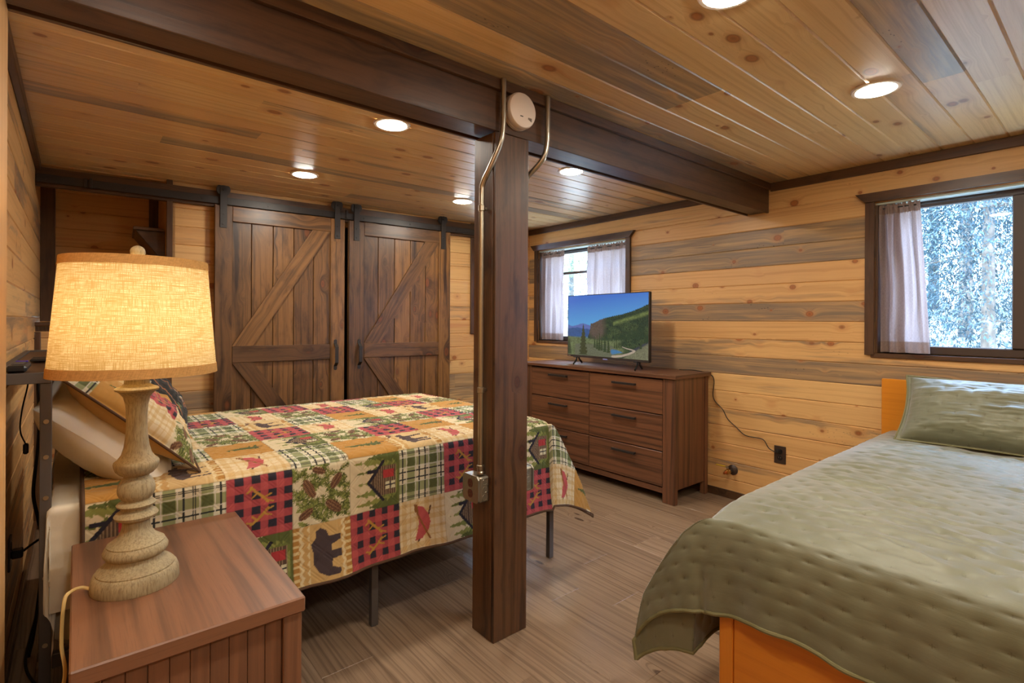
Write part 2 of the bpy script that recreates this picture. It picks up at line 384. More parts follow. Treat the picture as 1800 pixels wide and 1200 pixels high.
# numpy value noise
_T = RNG.rand(256, 256)
def vnoise(x, y):
    xi = np.floor(x).astype(int); yi = np.floor(y).astype(int); fx = x-xi; fy = y-yi
    fx = fx*fx*(3-2*fx); fy = fy*fy*(3-2*fy); a = xi % 256; b = (xi+1) % 256; c = yi % 256; d = (yi+1) % 256
    return (_T[a, c]*(1-fx)+_T[b, c]*fx)*(1-fy)+(_T[a, d]*(1-fx)+_T[b, d]*fx)*fy
def fbm(x, y, o=3):
    s = 0; amp = .5
    for i in range(o): s = s+amp*vnoise(x*2**i+i*17.3, y*2**i+i*9.1); amp *= .5
    return s
def grid_mesh(name, X, Y, Z, mat, col=None, uv=None, parent=None, smooth=True, **tags):
    n, m = X.shape; me = bpy.data.meshes.new(name); me.vertices.add(n*m)
    me.vertices.foreach_set('co', np.stack([X, Y, Z], -1).astype(np.float32).ravel())
    idx = np.arange(n*m).reshape(n, m); q = np.stack([idx[:-1, :-1], idx[1:, :-1], idx[1:, 1:], idx[:-1, 1:]], -1).reshape(-1, 4)
    k = len(q); me.loops.add(k*4); me.loops.foreach_set('vertex_index', q.ravel().astype(np.int32))
    me.polygons.add(k); me.polygons.foreach_set('loop_start', np.arange(0, k*4, 4, dtype=np.int32))
    try: me.polygons.foreach_set('loop_total', np.full(k, 4, dtype=np.int32))
    except Exception: pass
    me.polygons.foreach_set('use_smooth', np.full(k, smooth))
    if uv is not None:
        l = me.uv_layers.new(name='UVMap'); l.data.foreach_set('uv', np.stack([uv[0], uv[1]], -1).reshape(-1, 2)[q.ravel()].astype(np.float32).ravel())
    if col is not None:
        c = me.color_attributes.new('Col', 'FLOAT_COLOR', 'POINT')
        c.data.foreach_set('color', np.concatenate([col, np.ones(col.shape[:2]+(1,))], -1).astype(np.float32).ravel())
    me.update(); me.validate(); me.materials.append(MAT[mat])
    return link(name, me, parent, None, **tags)
def grid_normals(X, Y, Z):
    P = np.stack([X, Y, Z], -1); du = np.gradient(P, axis=0); dv = np.gradient(P, axis=1)
    n = np.cross(du, dv); n /= np.linalg.norm(n, axis=-1, keepdims=True)+1e-9; return n

# ------------------------------------------------------------------ room constants
XW, XL, CE = 3.574, -.19, 2.18          # television wall, left wall, ceiling height
YF = -2.4                               # wall behind the camera
LC = Vector((XL, 4.20, 0)); LA = math.atan2(4.0-4.2, XW-XL)
CF = Matrix.Translation(LC) @ Matrix.Rotation(LA, 4, 'Z')   # frame of the closet wall: x along it, y into it
PW = .125

def plank_rows(mb, W, z0, z1, first, openings, mapf, tones, depth=.05, pw=PW, bev=.005, seed=1, joints=True):
    """shiplap boards on a plane; mapf(s, depth, z) -> xyz, depth measured into the wall"""
    rr = random.Random(seed); rows = []; z = first
    while z > z0+1e-6: z -= pw
    while z < z1-1e-6:
        rows.append((max(z, z0), min(z+pw, z1), round((z-first)/pw))); z += pw
    for za, zb, k in rows:
        if zb-za < .004: continue
        cuts = sorted({za, zb}|{zz for o in openings for zz in (o[2], o[3]) if za < zz < zb})
        ends = [0]; p = rr.uniform(.5, 3.0)
        while joints and p < W-.3: ends.append(p); p += rr.uniform(1.6, 3.2)
        ends.append(W)
        for e0, e1 in zip(ends[:-1], ends[1:]):
            tone = tones(k, rr); ou = rr.uniform(0, 50); ov = rr.uniform(0, 50)
            for c0, c1 in zip(cuts[:-1], cuts[1:]):
                zm = (c0+c1)/2; segs = [(e0, e1)]
                for o in openings:
                    if o[2] < zm < o[3]:
                        segs = [q for a, b in segs for q in ((a, min(b, o[0])), (max(a, o[1]), b)) if q[1]-q[0] > .002]
                for a, b in segs:
                    lo_b = bev if c0 == za else 0; hi_b = bev if c1 == zb else 0
                    pr = [(c0, bev if lo_b else 0), (c0+lo_b, 0), (c1-hi_b, 0), (c1, bev if hi_b else 0), (c1, depth), (c0, depth)]
                    n = 6; vs = [mapf(a, d, zz) for zz, d in pr]+[mapf(b, d, zz) for zz, d in pr]
                    fs = [[i, (i+1) % n, n+(i+1) % n, n+i] for i in range(n)]+[list(range(n))[::-1], [n+i for i in range(n)]]
                    uvs = []
                    for i in range(n):
                        v0 = pr[i][0]+pr[i][1]; v1 = pr[(i+1) % n][0]+pr[(i+1) % n][1]
                        uvs.append([(a+ou, v0+ov), (a+ou, v1+ov), (b+ou, v1+ov), (b+ou, v0+ov)])
                    uvs += [[(0, 0)]*n]*2
                    mb.add(vs, fs, uvs, tone)
def default_tones(k, rr):
    t = rr.random()
    if t < .22: return (rr.random(), rr.uniform(.75, 1.0), rr.random())
    if t < .6: return (rr.random(), rr.uniform(.35, .6), rr.random())
    return (rr.random(), rr.uniform(.05, .3), rr.random())

# ------------------------------------------------------------------ structure
FIRST = .006    # board joints fall at this height plus whole boards
TV_T = {14: .55, 13: .25, 12: .5, 11: .15, 16: .3, 15: .5}
gray = {12: .98, 11: .1, 10: .42, 9: .95, 8: .08, 7: .45, 6: .9, 5: .45, 4: .12, 3: .5, 2: .15, 1: .45, 0: .3, 13: .98, 14: .95, 15: .3, 16: .35, 17: .2}
# joints measured on the television wall: 1.631 - .125 k
F_TV = 1.631-13*PW
def tv_tones(k, rr):
    g = {16: .35, 15: .4, 14: 1.0, 13: 1.0, 12: .1, 11: .5, 10: 1.0, 9: .12, 8: .55, 7: .95, 6: .4, 5: .1, 4: .55, 3: .25, 2: .5, 1: .5, 0: .2}.get(k, .3)
    return (rr.random(), g, rr.random()*.8)
W2 = (-.25, .975, 1.075, 1.95)     # y0, y1, z0, z1 of the right window
W1 = (2.765, 3.86, 1.06, 1.955)
mb = MB()
plank_rows(mb, 6.6, 0, CE, F_TV, [(W2[0]-YF, W2[1]-YF, W2[2], W2[3]), (W1[0]-YF, W1[1]-YF, W1[2], W1[3])],
           lambda s, d, z: (XW+d, YF+s, z), tv_tones, depth=.03, seed=3, joints=False)
mb.build('wall_right', 'pine', kind='structure')
mb = MB()   # solid wall behind the boards, cut round the windows
for y0, y1, z0, z1 in ((YF, W2[0], 0, CE), (W2[1], W1[0], 0, CE), (W1[1], 4.3, 0, CE), (W2[0], W2[1], 0, W2[2]), (W2[0], W2[1], W2[3], CE),
                       (W1[0], W1[1], 0, W1[2]), (W1[0], W1[1], W1[3], CE)):
    mb.box((XW+.03, y0, z0), (XW+.16, y1, z1), 0)
mb.build('wall_right_core', 'pine', kind='structure')
mb = MB()
def left_tones(k, rr): return (rr.random(), rr.uniform(.3, .7), rr.random())
plank_rows(mb, 7.6, 0, CE, F_TV, [], lambda s, d, z: (XL-d, YF+s, z), left_tones, depth=.06, seed=9)
mb.build('wall_left', 'pine', kind='structure')
mb = MB(); plank_rows(mb, XW-XL, 0, CE, F_TV, [], lambda s, d, z: (XW-s, YF-d, z), default_tones, depth=.06, seed=5)
mb.build('wall_front', 'pine', kind='structure')
# closet wall in its own frame: alcove above a ledge, and the doorway behind the sliding doors
WL = 3.775
def cm(s, d, z): return (s, d, z)
mb = MB()
def back_tones(k, rr):
    g = {5: 1.0, 4: .8, 6: .3, 7: .15, 3: .9, 2: .9}.get(k)
    return (rr.random(), g if g is not None else rr.uniform(.1, .5), rr.random())
plank_rows(mb, WL, 0, CE+.0, F_TV, [(.0, .655, 1.21, 2.17), (1.05, 2.70, 0, 2.0), (3.10, 3.62, 1.17, 2.09)], cm, back_tones, depth=.05, seed=12)
mb.build('wall_back', 'pine', M4=CF, kind='structure')
mb = MB()
plank_rows(mb, 1.2, 1.21, CE, F_TV, [], lambda s, d, z: (-.25+s, .6+d, z), lambda k, rr: (rr.random(), rr.uniform(.1, .45), .9), depth=.04, seed=31, joints=False)
mb.build('wall_alcove', 'pine', M4=CF, kind='structure')
mb = MB()   # return of the pier
for k in range(8):
    z0 = 1.21+k*PW; z1 = min(z0+PW-.002, 2.17)
    if z1 > z0: mb.prism([(.652, .0), (.632, .6), (.70, .6), (.70, .0)], 0, 2, z0, z1, (random.random(), .4, .8))
mb.build('wall_alcove_return', 'pine', M4=CF, kind='structure')
mb = MB(); mb.box((.0, .0, 1.17), (.66, .6, 1.205), .002, (.3, .3, .5)); mb.build('trim_1', 'dark', M4=CF, kind='structure')
mb = MB(); mb.box((-.03, -.012, 1.205), (.66, .05, 1.228), .003, (.3, .3, .5)); mb.build('trim_2', 'dark', M4=CF, kind='structure')
mb = MB()   # closet behind the sliding doors
mb.box((.95, .75, 0), (2.8, .79, 2.1), 0); mb.box((.95, .05, 0), (.99, .79, 2.1), 0); mb.box((2.76, .05, 0), (2.8, .79, 2.1), 0); mb.box((.95, .05, 2.1), (2.8, .79, 2.14), 0)
mb.build('wall_closet', 'dark', M4=CF, kind='structure')

# floor of laminate boards running towards the closet wall
mb = MB(); rr = random.Random(4); x = XL-.3; pwf = .192
while x < XW+.2:
    y = YF-.1-rr.uniform(0, 1.1); x1 = x+pwf
    while y < 5.2:
        y1 = y+1.22; g = .0012; t = (rr.random(), rr.choice((.1, .2, .3, .45)), rr.random()); o = rr.uniform(0, 40); p = rr.uniform(0, 40)
        vs = [(x, y, -.0012), (x1, y, -.0012), (x1, y1, -.0012), (x, y1, -.0012), (x+g, y+g, 0), (x1-g, y+g, 0), (x1-g, y1-g, 0), (x+g, y1-g, 0)]
        fs = [(4, 5, 6, 7), (0, 1, 5, 4), (1, 2, 6, 5), (2, 3, 7, 6), (3, 0, 4, 7)]
        mb.add(vs, fs, [[(vs[k][1]+o, vs[k][0]+p) for k in f] for f in fs], t)
        y = y1
    x = x1
mb.add([(XL-.3, YF-.1, -.0013), (XW+.3, YF-.1, -.0013), (XW+.3, 5.3, -.0013), (XL-.3, 5.3, -.0013)], [(0, 1, 2, 3)], [[(0, 0)]*4])
mb.build('floor', 'floor', kind='structure')
# ceiling boards along X; recessed lamps set into them
mb = MB(); rr = random.Random(8); y = YF-.1; cw = .132; k = 0
while y < 5.2:
    ends = [XL-.1]; p = XL+rr.uniform(.3, 3)
    while p < XW-.3: ends.append(p); p += rr.uniform(1.8, 3.4)
    ends.append(XW+.1)
    for a, b in zip(ends[:-1], ends[1:]):
        tone = default_tones(0, rr); o = rr.uniform(0, 40); p_ = rr.uniform(0, 40); bz = .007; g = .010
        vs = [(a, y, CE+bz), (a, y+g*.5, CE), (a, y+cw-g*.5, CE), (a, y+cw, CE+bz), (b, y, CE+bz), (b, y+g*.5, CE), (b, y+cw-g*.5, CE), (b, y+cw, CE+bz)]
        fs = [(0, 4, 5, 1), (1, 5, 6, 2), (2, 6, 7, 3)]
        mb.add(vs, fs, [[(vs[q][0]+o, vs[q][1]+p_) for q in f] for f in fs], tone)
    y += cw
mb.add([(XL-.2, YF-.2, CE+.03), (XL-.2, 5.4, CE+.03), (XW+.3, 5.4, CE+.03), (XW+.3, YF-.2, CE+.03)], [(0, 1, 2, 3)], [[(0, 0)]*4])
mb.build('ceiling', 'pine_ceiling', kind='structure')
# baseboards and ceiling trims
def strip(name, lo, hi, mat='dark', M4=None, **k):
    m = MB(); m.box(lo, hi, .003, (random.random(), .3, random.random())); return m.build(name, mat, M4=M4, kind='structure', **k)
strip('baseboard_right', (XW-.015, YF, 0), (XW, 3.98, .055))
strip('baseboard_left', (XL, YF, 0), (XL+.015, 4.18, .055))
m = MB()
for a, b in ((.0, .93), (2.79, 3.75)): m.box((a, -.015, 0), (b, 0, .055), .003)
m.build('baseboard_back', 'dark', M4=CF, kind='structure')
strip('trim_3', (XW-.018, YF, CE-.055), (XW, 1.57, CE))
strip('trim_4', (XW-.018, 1.75, CE-.055), (XW, 4.0, CE))
strip('trim_5', (XL, 1.74, CE-.05), (XL+.025, 4.17, CE))
strip('trim_6', (-.03, .555, 1.23), (.045, .6, CE), M4=CF)            # alcove corner boards
strip('trim_7', (.575, .57, 1.23), (.633, .6, CE), M4=CF)
strip('trim_8', (.649, -.034, 0), (.684, .0, CE), M4=CF)              # pier edge
strip('trim_9', (-.005, -.035, 0), (.028, -.0, 1.17), M4=CF)
# beam end post on the left wall
strip('trim_10', (XL, 1.50, 0), (-.128, 1.728, 1.985), mat='pine')
# header board for the barn door rail
m = MB(); m.box((.0, -.035, 2.036), (1.92, -.0, 2.148), .002); m.box((1.922, -.035, 2.036), (3.10, -.0, 2.158), .002)
m.build('trim_11', 'dark', M4=CF, kind='structure')

# ------------------------------------------------------------------ beam and post
beam = thing('ceiling_beam', 'long dark-stained wooden beam crossing the ceiling above the post', 'beam', (1.7, 1.655, 1.985))
B0 = (1.7, 1.655, 1.985)
def part(name, boxes, mat, parent, base=(0, 0, 0), bev=.002, **k):
    m = MB()
    for b in boxes: m.box(rel(b[0], base), rel(b[1], base), b[2] if len(b) > 2 else bev, b[3] if len(b) > 3 else None)
    return m.build(name, mat, parent, **k)
part('beam_side_board', [((XL, 1.585, 1.985), (XW, 1.60, CE))], 'dark', beam, B0)
part('beam_side_board', [((XL, 1.710, 2.0), (XW, 1.728, CE))], 'dark', beam, B0)
part('beam_soffit', [((XL, 1.5995, 1.992), (XW, 1.7105, 2.01))], 'dark', beam, B0)
part('beam_trim', [((XL, 1.565, CE-.042), (XW, 1.585, CE))], 'dark', beam, B0)
part('beam_trim', [((XL, 1.728, 1.988), (XW, 1.742, 2.045))], 'dark', beam, B0)
post = thing('support_post', 'square dark-stained wooden post standing on the floor between the two beds', 'post', (1.327, 1.656, 0))
Q = (1.327, 1.656, 0)
part('post_board', [((1.2415, 1.588, .0), (1.412, 1.604, 1.984))], 'dark', post, Q)
part('post_board', [((1.240, 1.605, .0), (1.256, 1.727, 1.984))], 'dark', post, Q)
part('post_board', [((1.398, 1.605, .0), (1.414, 1.727, 1.984))], 'dark', post, Q)
part('post_board', [((1.2565, 1.712, .0), (1.3975, 1.728, 1.984))], 'dark', post, Q)
part('post_core', [((1.2565, 1.6045, .002), (1.3975, 1.7115, 1.983))], 'dark', post, Q)

# ------------------------------------------------------------------ smoke detector, conduits, boxes
o = thing('smoke_detector', 'round white smoke detector mounted on the beam face', 'smoke detector', (1.343, 1.585, 2.078))
Rx = Matrix.Rotation(PI/2, 4, 'X')
m = MB(); m.lathe([(.071, 0), (.071, .012), (.066, .014)], n=64, M4=Rx); m.build('mounting_plate', 'white', o)
m = MB(); m.lathe([(.064, .014), (.070, .016), (.071, .030), (.066, .040), (.055, .045), (.002, .047)], n=64, M4=Rx); m.build('cover', 'white', o)
MB().box((-.020, -.0478, -.030), (-.006, -.046, -.027), 0).build('test_slot', 'bronze_dark', o)
for k in range(4): MB().box((.022+k*.005, -.0470, -.034-.002*k), (.0235+k*.005, -.0455, -.026), 0).build('sounder_slot', 'bronze_dark', o)
for k in range(5): MB().box((-.0715, -.024, -.012+k*.006), (-.0700, -.018, -.010+k*.006), 0).build('vent_slot', 'bronze_dark', o)

c = thing('metal_conduit', 'bent galvanised conduit pipe running down the left face of the post', 'conduit', (1.21, 1.655, .66))
pts = catmull([(1.253, 1.557, 2.178), (1.253, 1.557, 2.08), (1.252, 1.557, 2.0), (1.243, 1.563, 1.93), (1.222, 1.600, 1.84), (1.215, 1.632, 1.79), (1.214, 1.64, 1.74), (1.214, 1.64, 1.5), (1.214, 1.64, 1.0), (1.214, 1.64, .665)], 8)
m = MB(); m.tube([p-Vector((1.21, 1.655, .66)) for p in pts], .0105, 14); m.build('pipe', 'galv', c)
for z in (1.69, .98):
    m = MB(); m.lathe([(.0108, -.012), (.0135, -.010), (.0135, .010), (.0108, .012)], c=(.004, -.015, z-.66), n=20); m.box((.004, -.022, z-.665), (.029, -.008, z-.655), .001); m.build('strap', 'galv', c)
m = MB(); m.lathe([(.0165, -.006), (.0165, .0), (.013, .004), (.0135, .014), (.0155, .018), (.0150, .026), (.0108, .028)], c=(.004, -.015, 0), n=24); m.build('connector', 'galv', c)
c = thing('metal_conduit', 'short galvanised conduit bending behind the right edge of the post', 'conduit', (1.49, 1.56, 2.0))
pts = catmull([(1.490, 1.560, 2.178), (1.490, 1.560, 2.06), (1.490, 1.562, 1.99), (1.478, 1.575, 1.92), (1.448, 1.64, 1.85), (1.436, 1.66, 1.80), (1.435, 1.66, 1.70), (1.435, 1.66, 1.2), (1.435, 1.66, .66)], 8)
m = MB(); m.tube([p-Vector((1.49, 1.56, 2.0)) for p in pts], .0105, 14); m.build('pipe', 'galv', c)
def outlet_box(x, sgn, yc, z0, label):
    b = thing('outlet_box', label, 'outlet box', (x, yc, z0))
    M4 = Matrix.Diagonal((sgn, 1, 1, 1))
    def P(name, mat, fn):
        m = MB(); fn(m); m.v = [(p[0]*sgn, p[1], p[2]) for p in m.v]
        if sgn < 0: m.f = [f[::-1] for f in m.f]; m.uv = [u[::-1] if u else None for u in m.uv]
        return m.build(name, mat, b)
    P('box_body', 'box_metal', lambda m: m.box((0, -.052, 0), (.046, .052, .100), .006))
    def cover(m):
        h = .052; c = .012
        m.prism([(-h+c, -.002), (h-c, -.002), (h, c-.002), (h, .102-c), (h-c, .102), (-h+c, .102), (-h, .102-c), (-h, c-.002)], 0, 0, .0465, .054)
    cv = P('cover_plate', 'box_metal', cover)
    for zc in (.070, .030):
        def rc(m, zc=zc):
            pts = [(.017*math.cos(a)*(1 if abs(math.cos(a)) < .85 else .88), zc+.0165*math.sin(a)) for a in [2*PI*k/24 for k in range(24)]]
            m.prism(pts, 0, 0, .054, .056)
        r = P('receptacle', 'recep', rc)
        def sl(m, zc=zc):
            m.box((.0555, -.007, zc+.001), (.0563, -.005, zc+.008), 0); m.box((.0555, .005, zc+.001), (.0563, .007, zc+.008), 0); m.box((.0555, -.002, zc-.009), (.0563, .002, zc-.005), 0)
        s_ = P('slots', 'bronze_dark', sl); s_.parent = r
    for y, z in ((0, .05), (-.036, .094), (.036, .006), (0, .092), (0, .008)): P('screw', 'galv', lambda m: m.cyl((.053, y, z), (.0555, y, z), .0028, 10))
    for z in (.080, .050, .020): P('knockout', 'galv', lambda m: m.lathe([(.0105, 0), (.0115, .0006), (.0122, .0)], n=24, cap=False, M4=Matrix.Translation((.023, -.0525, z)) @ Rx))
    for z in (.063, .037): P('screw_hole', 'bronze_dark', lambda m: m.cyl((.009, -.0522, z), (.009, -.0528, z), .0018, 8))
    return b
outlet_box(1.2395, -1, 1.667, .546, 'square metal outlet box on the left face of the post')
outlet_box(1.4145, 1, 1.66, .546, 'metal outlet box on the right face of the post, edge-on')

# ------------------------------------------------------------------ recessed ceiling lamps
def lamp(x, y, label, first=[]):
    if not first:
        t = thing('recessed_light', label, 'ceiling light', (x, y, CE), 'recessed lights in the plank ceiling')
        m = MB(); m.lathe([(.066, -.002), (.070, -.007), (.082, -.006), (.086, .0)], n=48, cap=False); m.build('trim_ring', 'white', t)
        m = MB(); m.lathe([(.0668, -.004), (.063, -.0085), (.054, -.0105), (.036, -.012), (.018, -.0125), (.001, -.0126)], n=48, cap=False); m.build('lens', 'lens', t)
        first.append(t); return t
    s = first[0]; t = s.copy(); COL.objects.link(t); t.location = (x, y, CE); t['label'] = label
    for ch in s.children:
        c_ = ch.copy(); COL.objects.link(c_); c_.parent = t
    return t
lamp(1.145, 2.265, 'lit recessed light just behind the beam, left of the post')
lamp(1.115, 3.41, 'lit recessed light above the left sliding door, farther from the beam')
lamp(2.30, 3.36, 'small lit recessed light above the right sliding door')
lamp(2.345, 2.24, 'lit recessed light right of the post, behind the beam')
lamp(2.435, .665, 'lit recessed light at upper right, above the olive bed')
lamp(1.40, .735, 'lit recessed light cut by the top edge of the photo')
lamp(.16, .735, 'added unseen recessed fill light above the nightstand, outside the top left of the photo')  # added out of view to brighten the ceiling and the left wall
lamp(.16, -.75, 'added unseen recessed fill light behind the camera, beside the left wall')  # unseen fill, added so the floor bounces more light upwards
lamp(1.40, -.75, 'added unseen recessed fill light behind the camera, middle of its row')  # this lamp and the next are added, unseen, to lift the ambient light
lamp(2.45, -.75, 'added unseen recessed fill light behind the camera, nearer the window wall')

# ------------------------------------------------------------------ windows
def window(n, W, mull, mid, label):
    y0, y1, z0, z1 = W; X0 = XW+.10; X1 = XW+.145
    t = thing('window_%d' % n, label, None, (XW, (y0+y1)/2, z0), kind='structure'); b = (XW, (y0+y1)/2, z0)
    fw = .045
    part('frame', [((X0, y0, z0), (X1, y0+fw, z1)), ((X0, y1-fw, z0), (X1, y1, z1)), ((X0, y0+fw, z0), (X1, y1-fw, z0+fw)), ((X0, y0+fw, z1-fw), (X1, y1-fw, z1))], 'winframe', t, b, .004)
    bx = []
    if mull is not None: bx.append(((X0-.012, mull-.03, z0+fw), (X1, mull+.02, z1-fw)))
    if mid is not None: bx.append(((X0+.005, y0+fw, mid-.012), (X1-.005, y1-fw, mid+.012)))
    part('sash_bar', bx, 'winframe', t, b, .004)
    part('pane', [((X0+.02, y0+fw-.005, z0+fw-.005), (X0+.026, y1-fw+.005, z1-fw+.005), 0)], 'glass', t, b, 0)
    part('reveal', [((XW+.001, y0+.0005, z0+.0005), (X0, y0+.013, z1-.0135)), ((XW+.001, y1-.013, z0+.0005), (X0, y1-.0005, z1-.0135))], 'dark', t, b)
    part('reveal_head', [((XW+.012, y0+.0005, z1-.013), (X0, y1-.0005, z1-.0005))], 'reveal', t, b)
    part('window_sill', [((XW-.012, y0-.02, z0-.026), (X0, y1+.018, z0))], 'dark', t, b)
    part('casing', [((XW-.02, y1, z0-.012), (XW, y1+.047, z1+.004)), ((XW-.02, y0-.047, z0-.012), (XW, y0, z1+.004))], 'dark', t, b)
    m = MB()
    yb = b[1]; m.prism([(y0-.047-yb, z1+.004-z0), (y1+.047-yb, z1+.004-z0), (y1+.095-yb, z1+.056-z0), (y0-.095-yb, z1+.056-z0)], 0, 0, -.032, 0.0)
    m.build('head_casing', 'dark', t)
    return t
window(1, W1, None, 1.72, 'far window behind the television, half covered by curtains')
window(2, W2, .385, None, 'window above the olive bed with a curtain at its left side')
# framed opening on the closet wall, mostly hidden by the post
o = thing('window_3', 'dark-framed window on the closet wall, hidden behind the post', None, M4=CF @ Matrix.Translation((3.36, 0, 1.6)), kind='structure')
b = (3.36, 0, 1.6)
part('casing', [((3.050, -.02, 1.125), (3.10, 0, CE-.01)), ((3.62, -.02, 1.125), (3.67, 0, CE-.01)), ((3.10, -.02, 1.125), (3.62, 0, 1.17)), ((3.10, -.02, 2.09), (3.62, 0, CE-.01))], 'dark', o, b)
part('frame', [((3.10, .03, 1.17), (3.13, .07, 2.09)), ((3.59, .03, 1.17), (3.62, .07, 2.09)), ((3.13, .03, 1.17), (3.59, .07, 1.2)), ((3.13, .03, 2.06), (3.59, .07, 2.09))], 'winframe', o, b)
part('pane', [((3.125, .05, 1.195), (3.595, .055, 2.065), 0)], 'glass', o, b, 0)
for ch in o.children: ch.matrix_parent_inverse = Matrix.Identity(4)

def curtain(X, y0, y1, zt, zb, waves, amp, seed, label, y0b=None, y1b=None, zbr=0.0):
    """gathered cloth panel hanging in the plane x = X between y0 and y1"""
    nu, nv = 160, 110; U, V = np.meshgrid(np.linspace(0, 1, nu), np.linspace(0, 1, nv), indexing='ij')
    y0b = y0 if y0b is None else y0b; y1b = y1 if y1b is None else y1b
    Yt = y0+(y1-y0)*U; Yb = y0b+(y1b-y0b)*U; Y = Yt+(Yb-Yt)*V
    ph = fbm(U*6+seed, V*1.5+seed, 2)*2.2
    A = amp*(.45+.55*np.clip(V*3, 0, 1))
    Xx = X+A*np.sin(2*PI*waves*U+ph*3)+.35*A*np.sin(2*PI*waves*2.3*U+seed+ph*2)
    g = np.exp(-((V-.045)/.02)**2); Xx = Xx+g*.006*np.sin(2*PI*waves*6*U+seed)
    head = np.clip(1-V/.06, 0, 1); Y = Y+.006*np.sin(2*PI*waves*7*U)*head
    Z = zt-(zt-zb-zbr*U)*V+.008*head*np.sin(2*PI*waves*3.3*U+seed)
    t = thing('curtain', label, 'curtain', (X, (y0+y1)/2, zb), 'mauve gathered cafe curtains'); L = (X, (y0+y1)/2, zb)
    j = int(nv*.93); i0 = int(nv*.075)
    def sub(name, a, b_, mat):
        s = slice(a, b_)
        return grid_mesh(name, Xx[:, s]-L[0], Y[:, s]-L[1], Z[:, s]-L[2], mat, uv=(U[:, s]*abs(y1-y0)*1.5, Z[:, s]), parent=t)
    sub('cloth', i0-1, j, 'curtain'); sub('rod_pocket', 0, i0, 'curtainhem'); sub('hem', j-1, nv, 'curtainhem')
    return t
curtain(XW+.030, .770, .962, 1.935, 1.082, 2.2, .019, 3.1, 'mauve curtain panel at the left of the window above the olive bed', .722, .955)
curtain(XW+.062, .86, .958, 1.930, 1.085, 1.6, .009, 8.4, 'narrow curtain fold behind the front panel of the olive-bed window', .85, .965)
curtain(XW+.035, 2.795, 3.225, 1.935, 1.068, 4.2, .021, 5.2, 'right curtain panel of the far window, above the television')
curtain(XW+.035, 3.53, 3.84, 1.935, 1.068, 3.2, .019, 1.7, 'left curtain panel of the far window, beside the post', 3.555, 3.84)
for nm, a, b_, l in (('curtain_rod', .76, .962, 'thin curtain rod in the window above the olive bed'), ('curtain_rod', 2.78, 3.846, 'thin curtain rod in the far window behind the television')):
    m = MB(); m.cyl((XW+.035, a-.3 if a < 1 else a, 1.915), (XW+.035, b_, 1.915), .004, 12); o = m.build(nm, 'black_metal'); o['label'] = l; o['category'] = 'curtain rod'

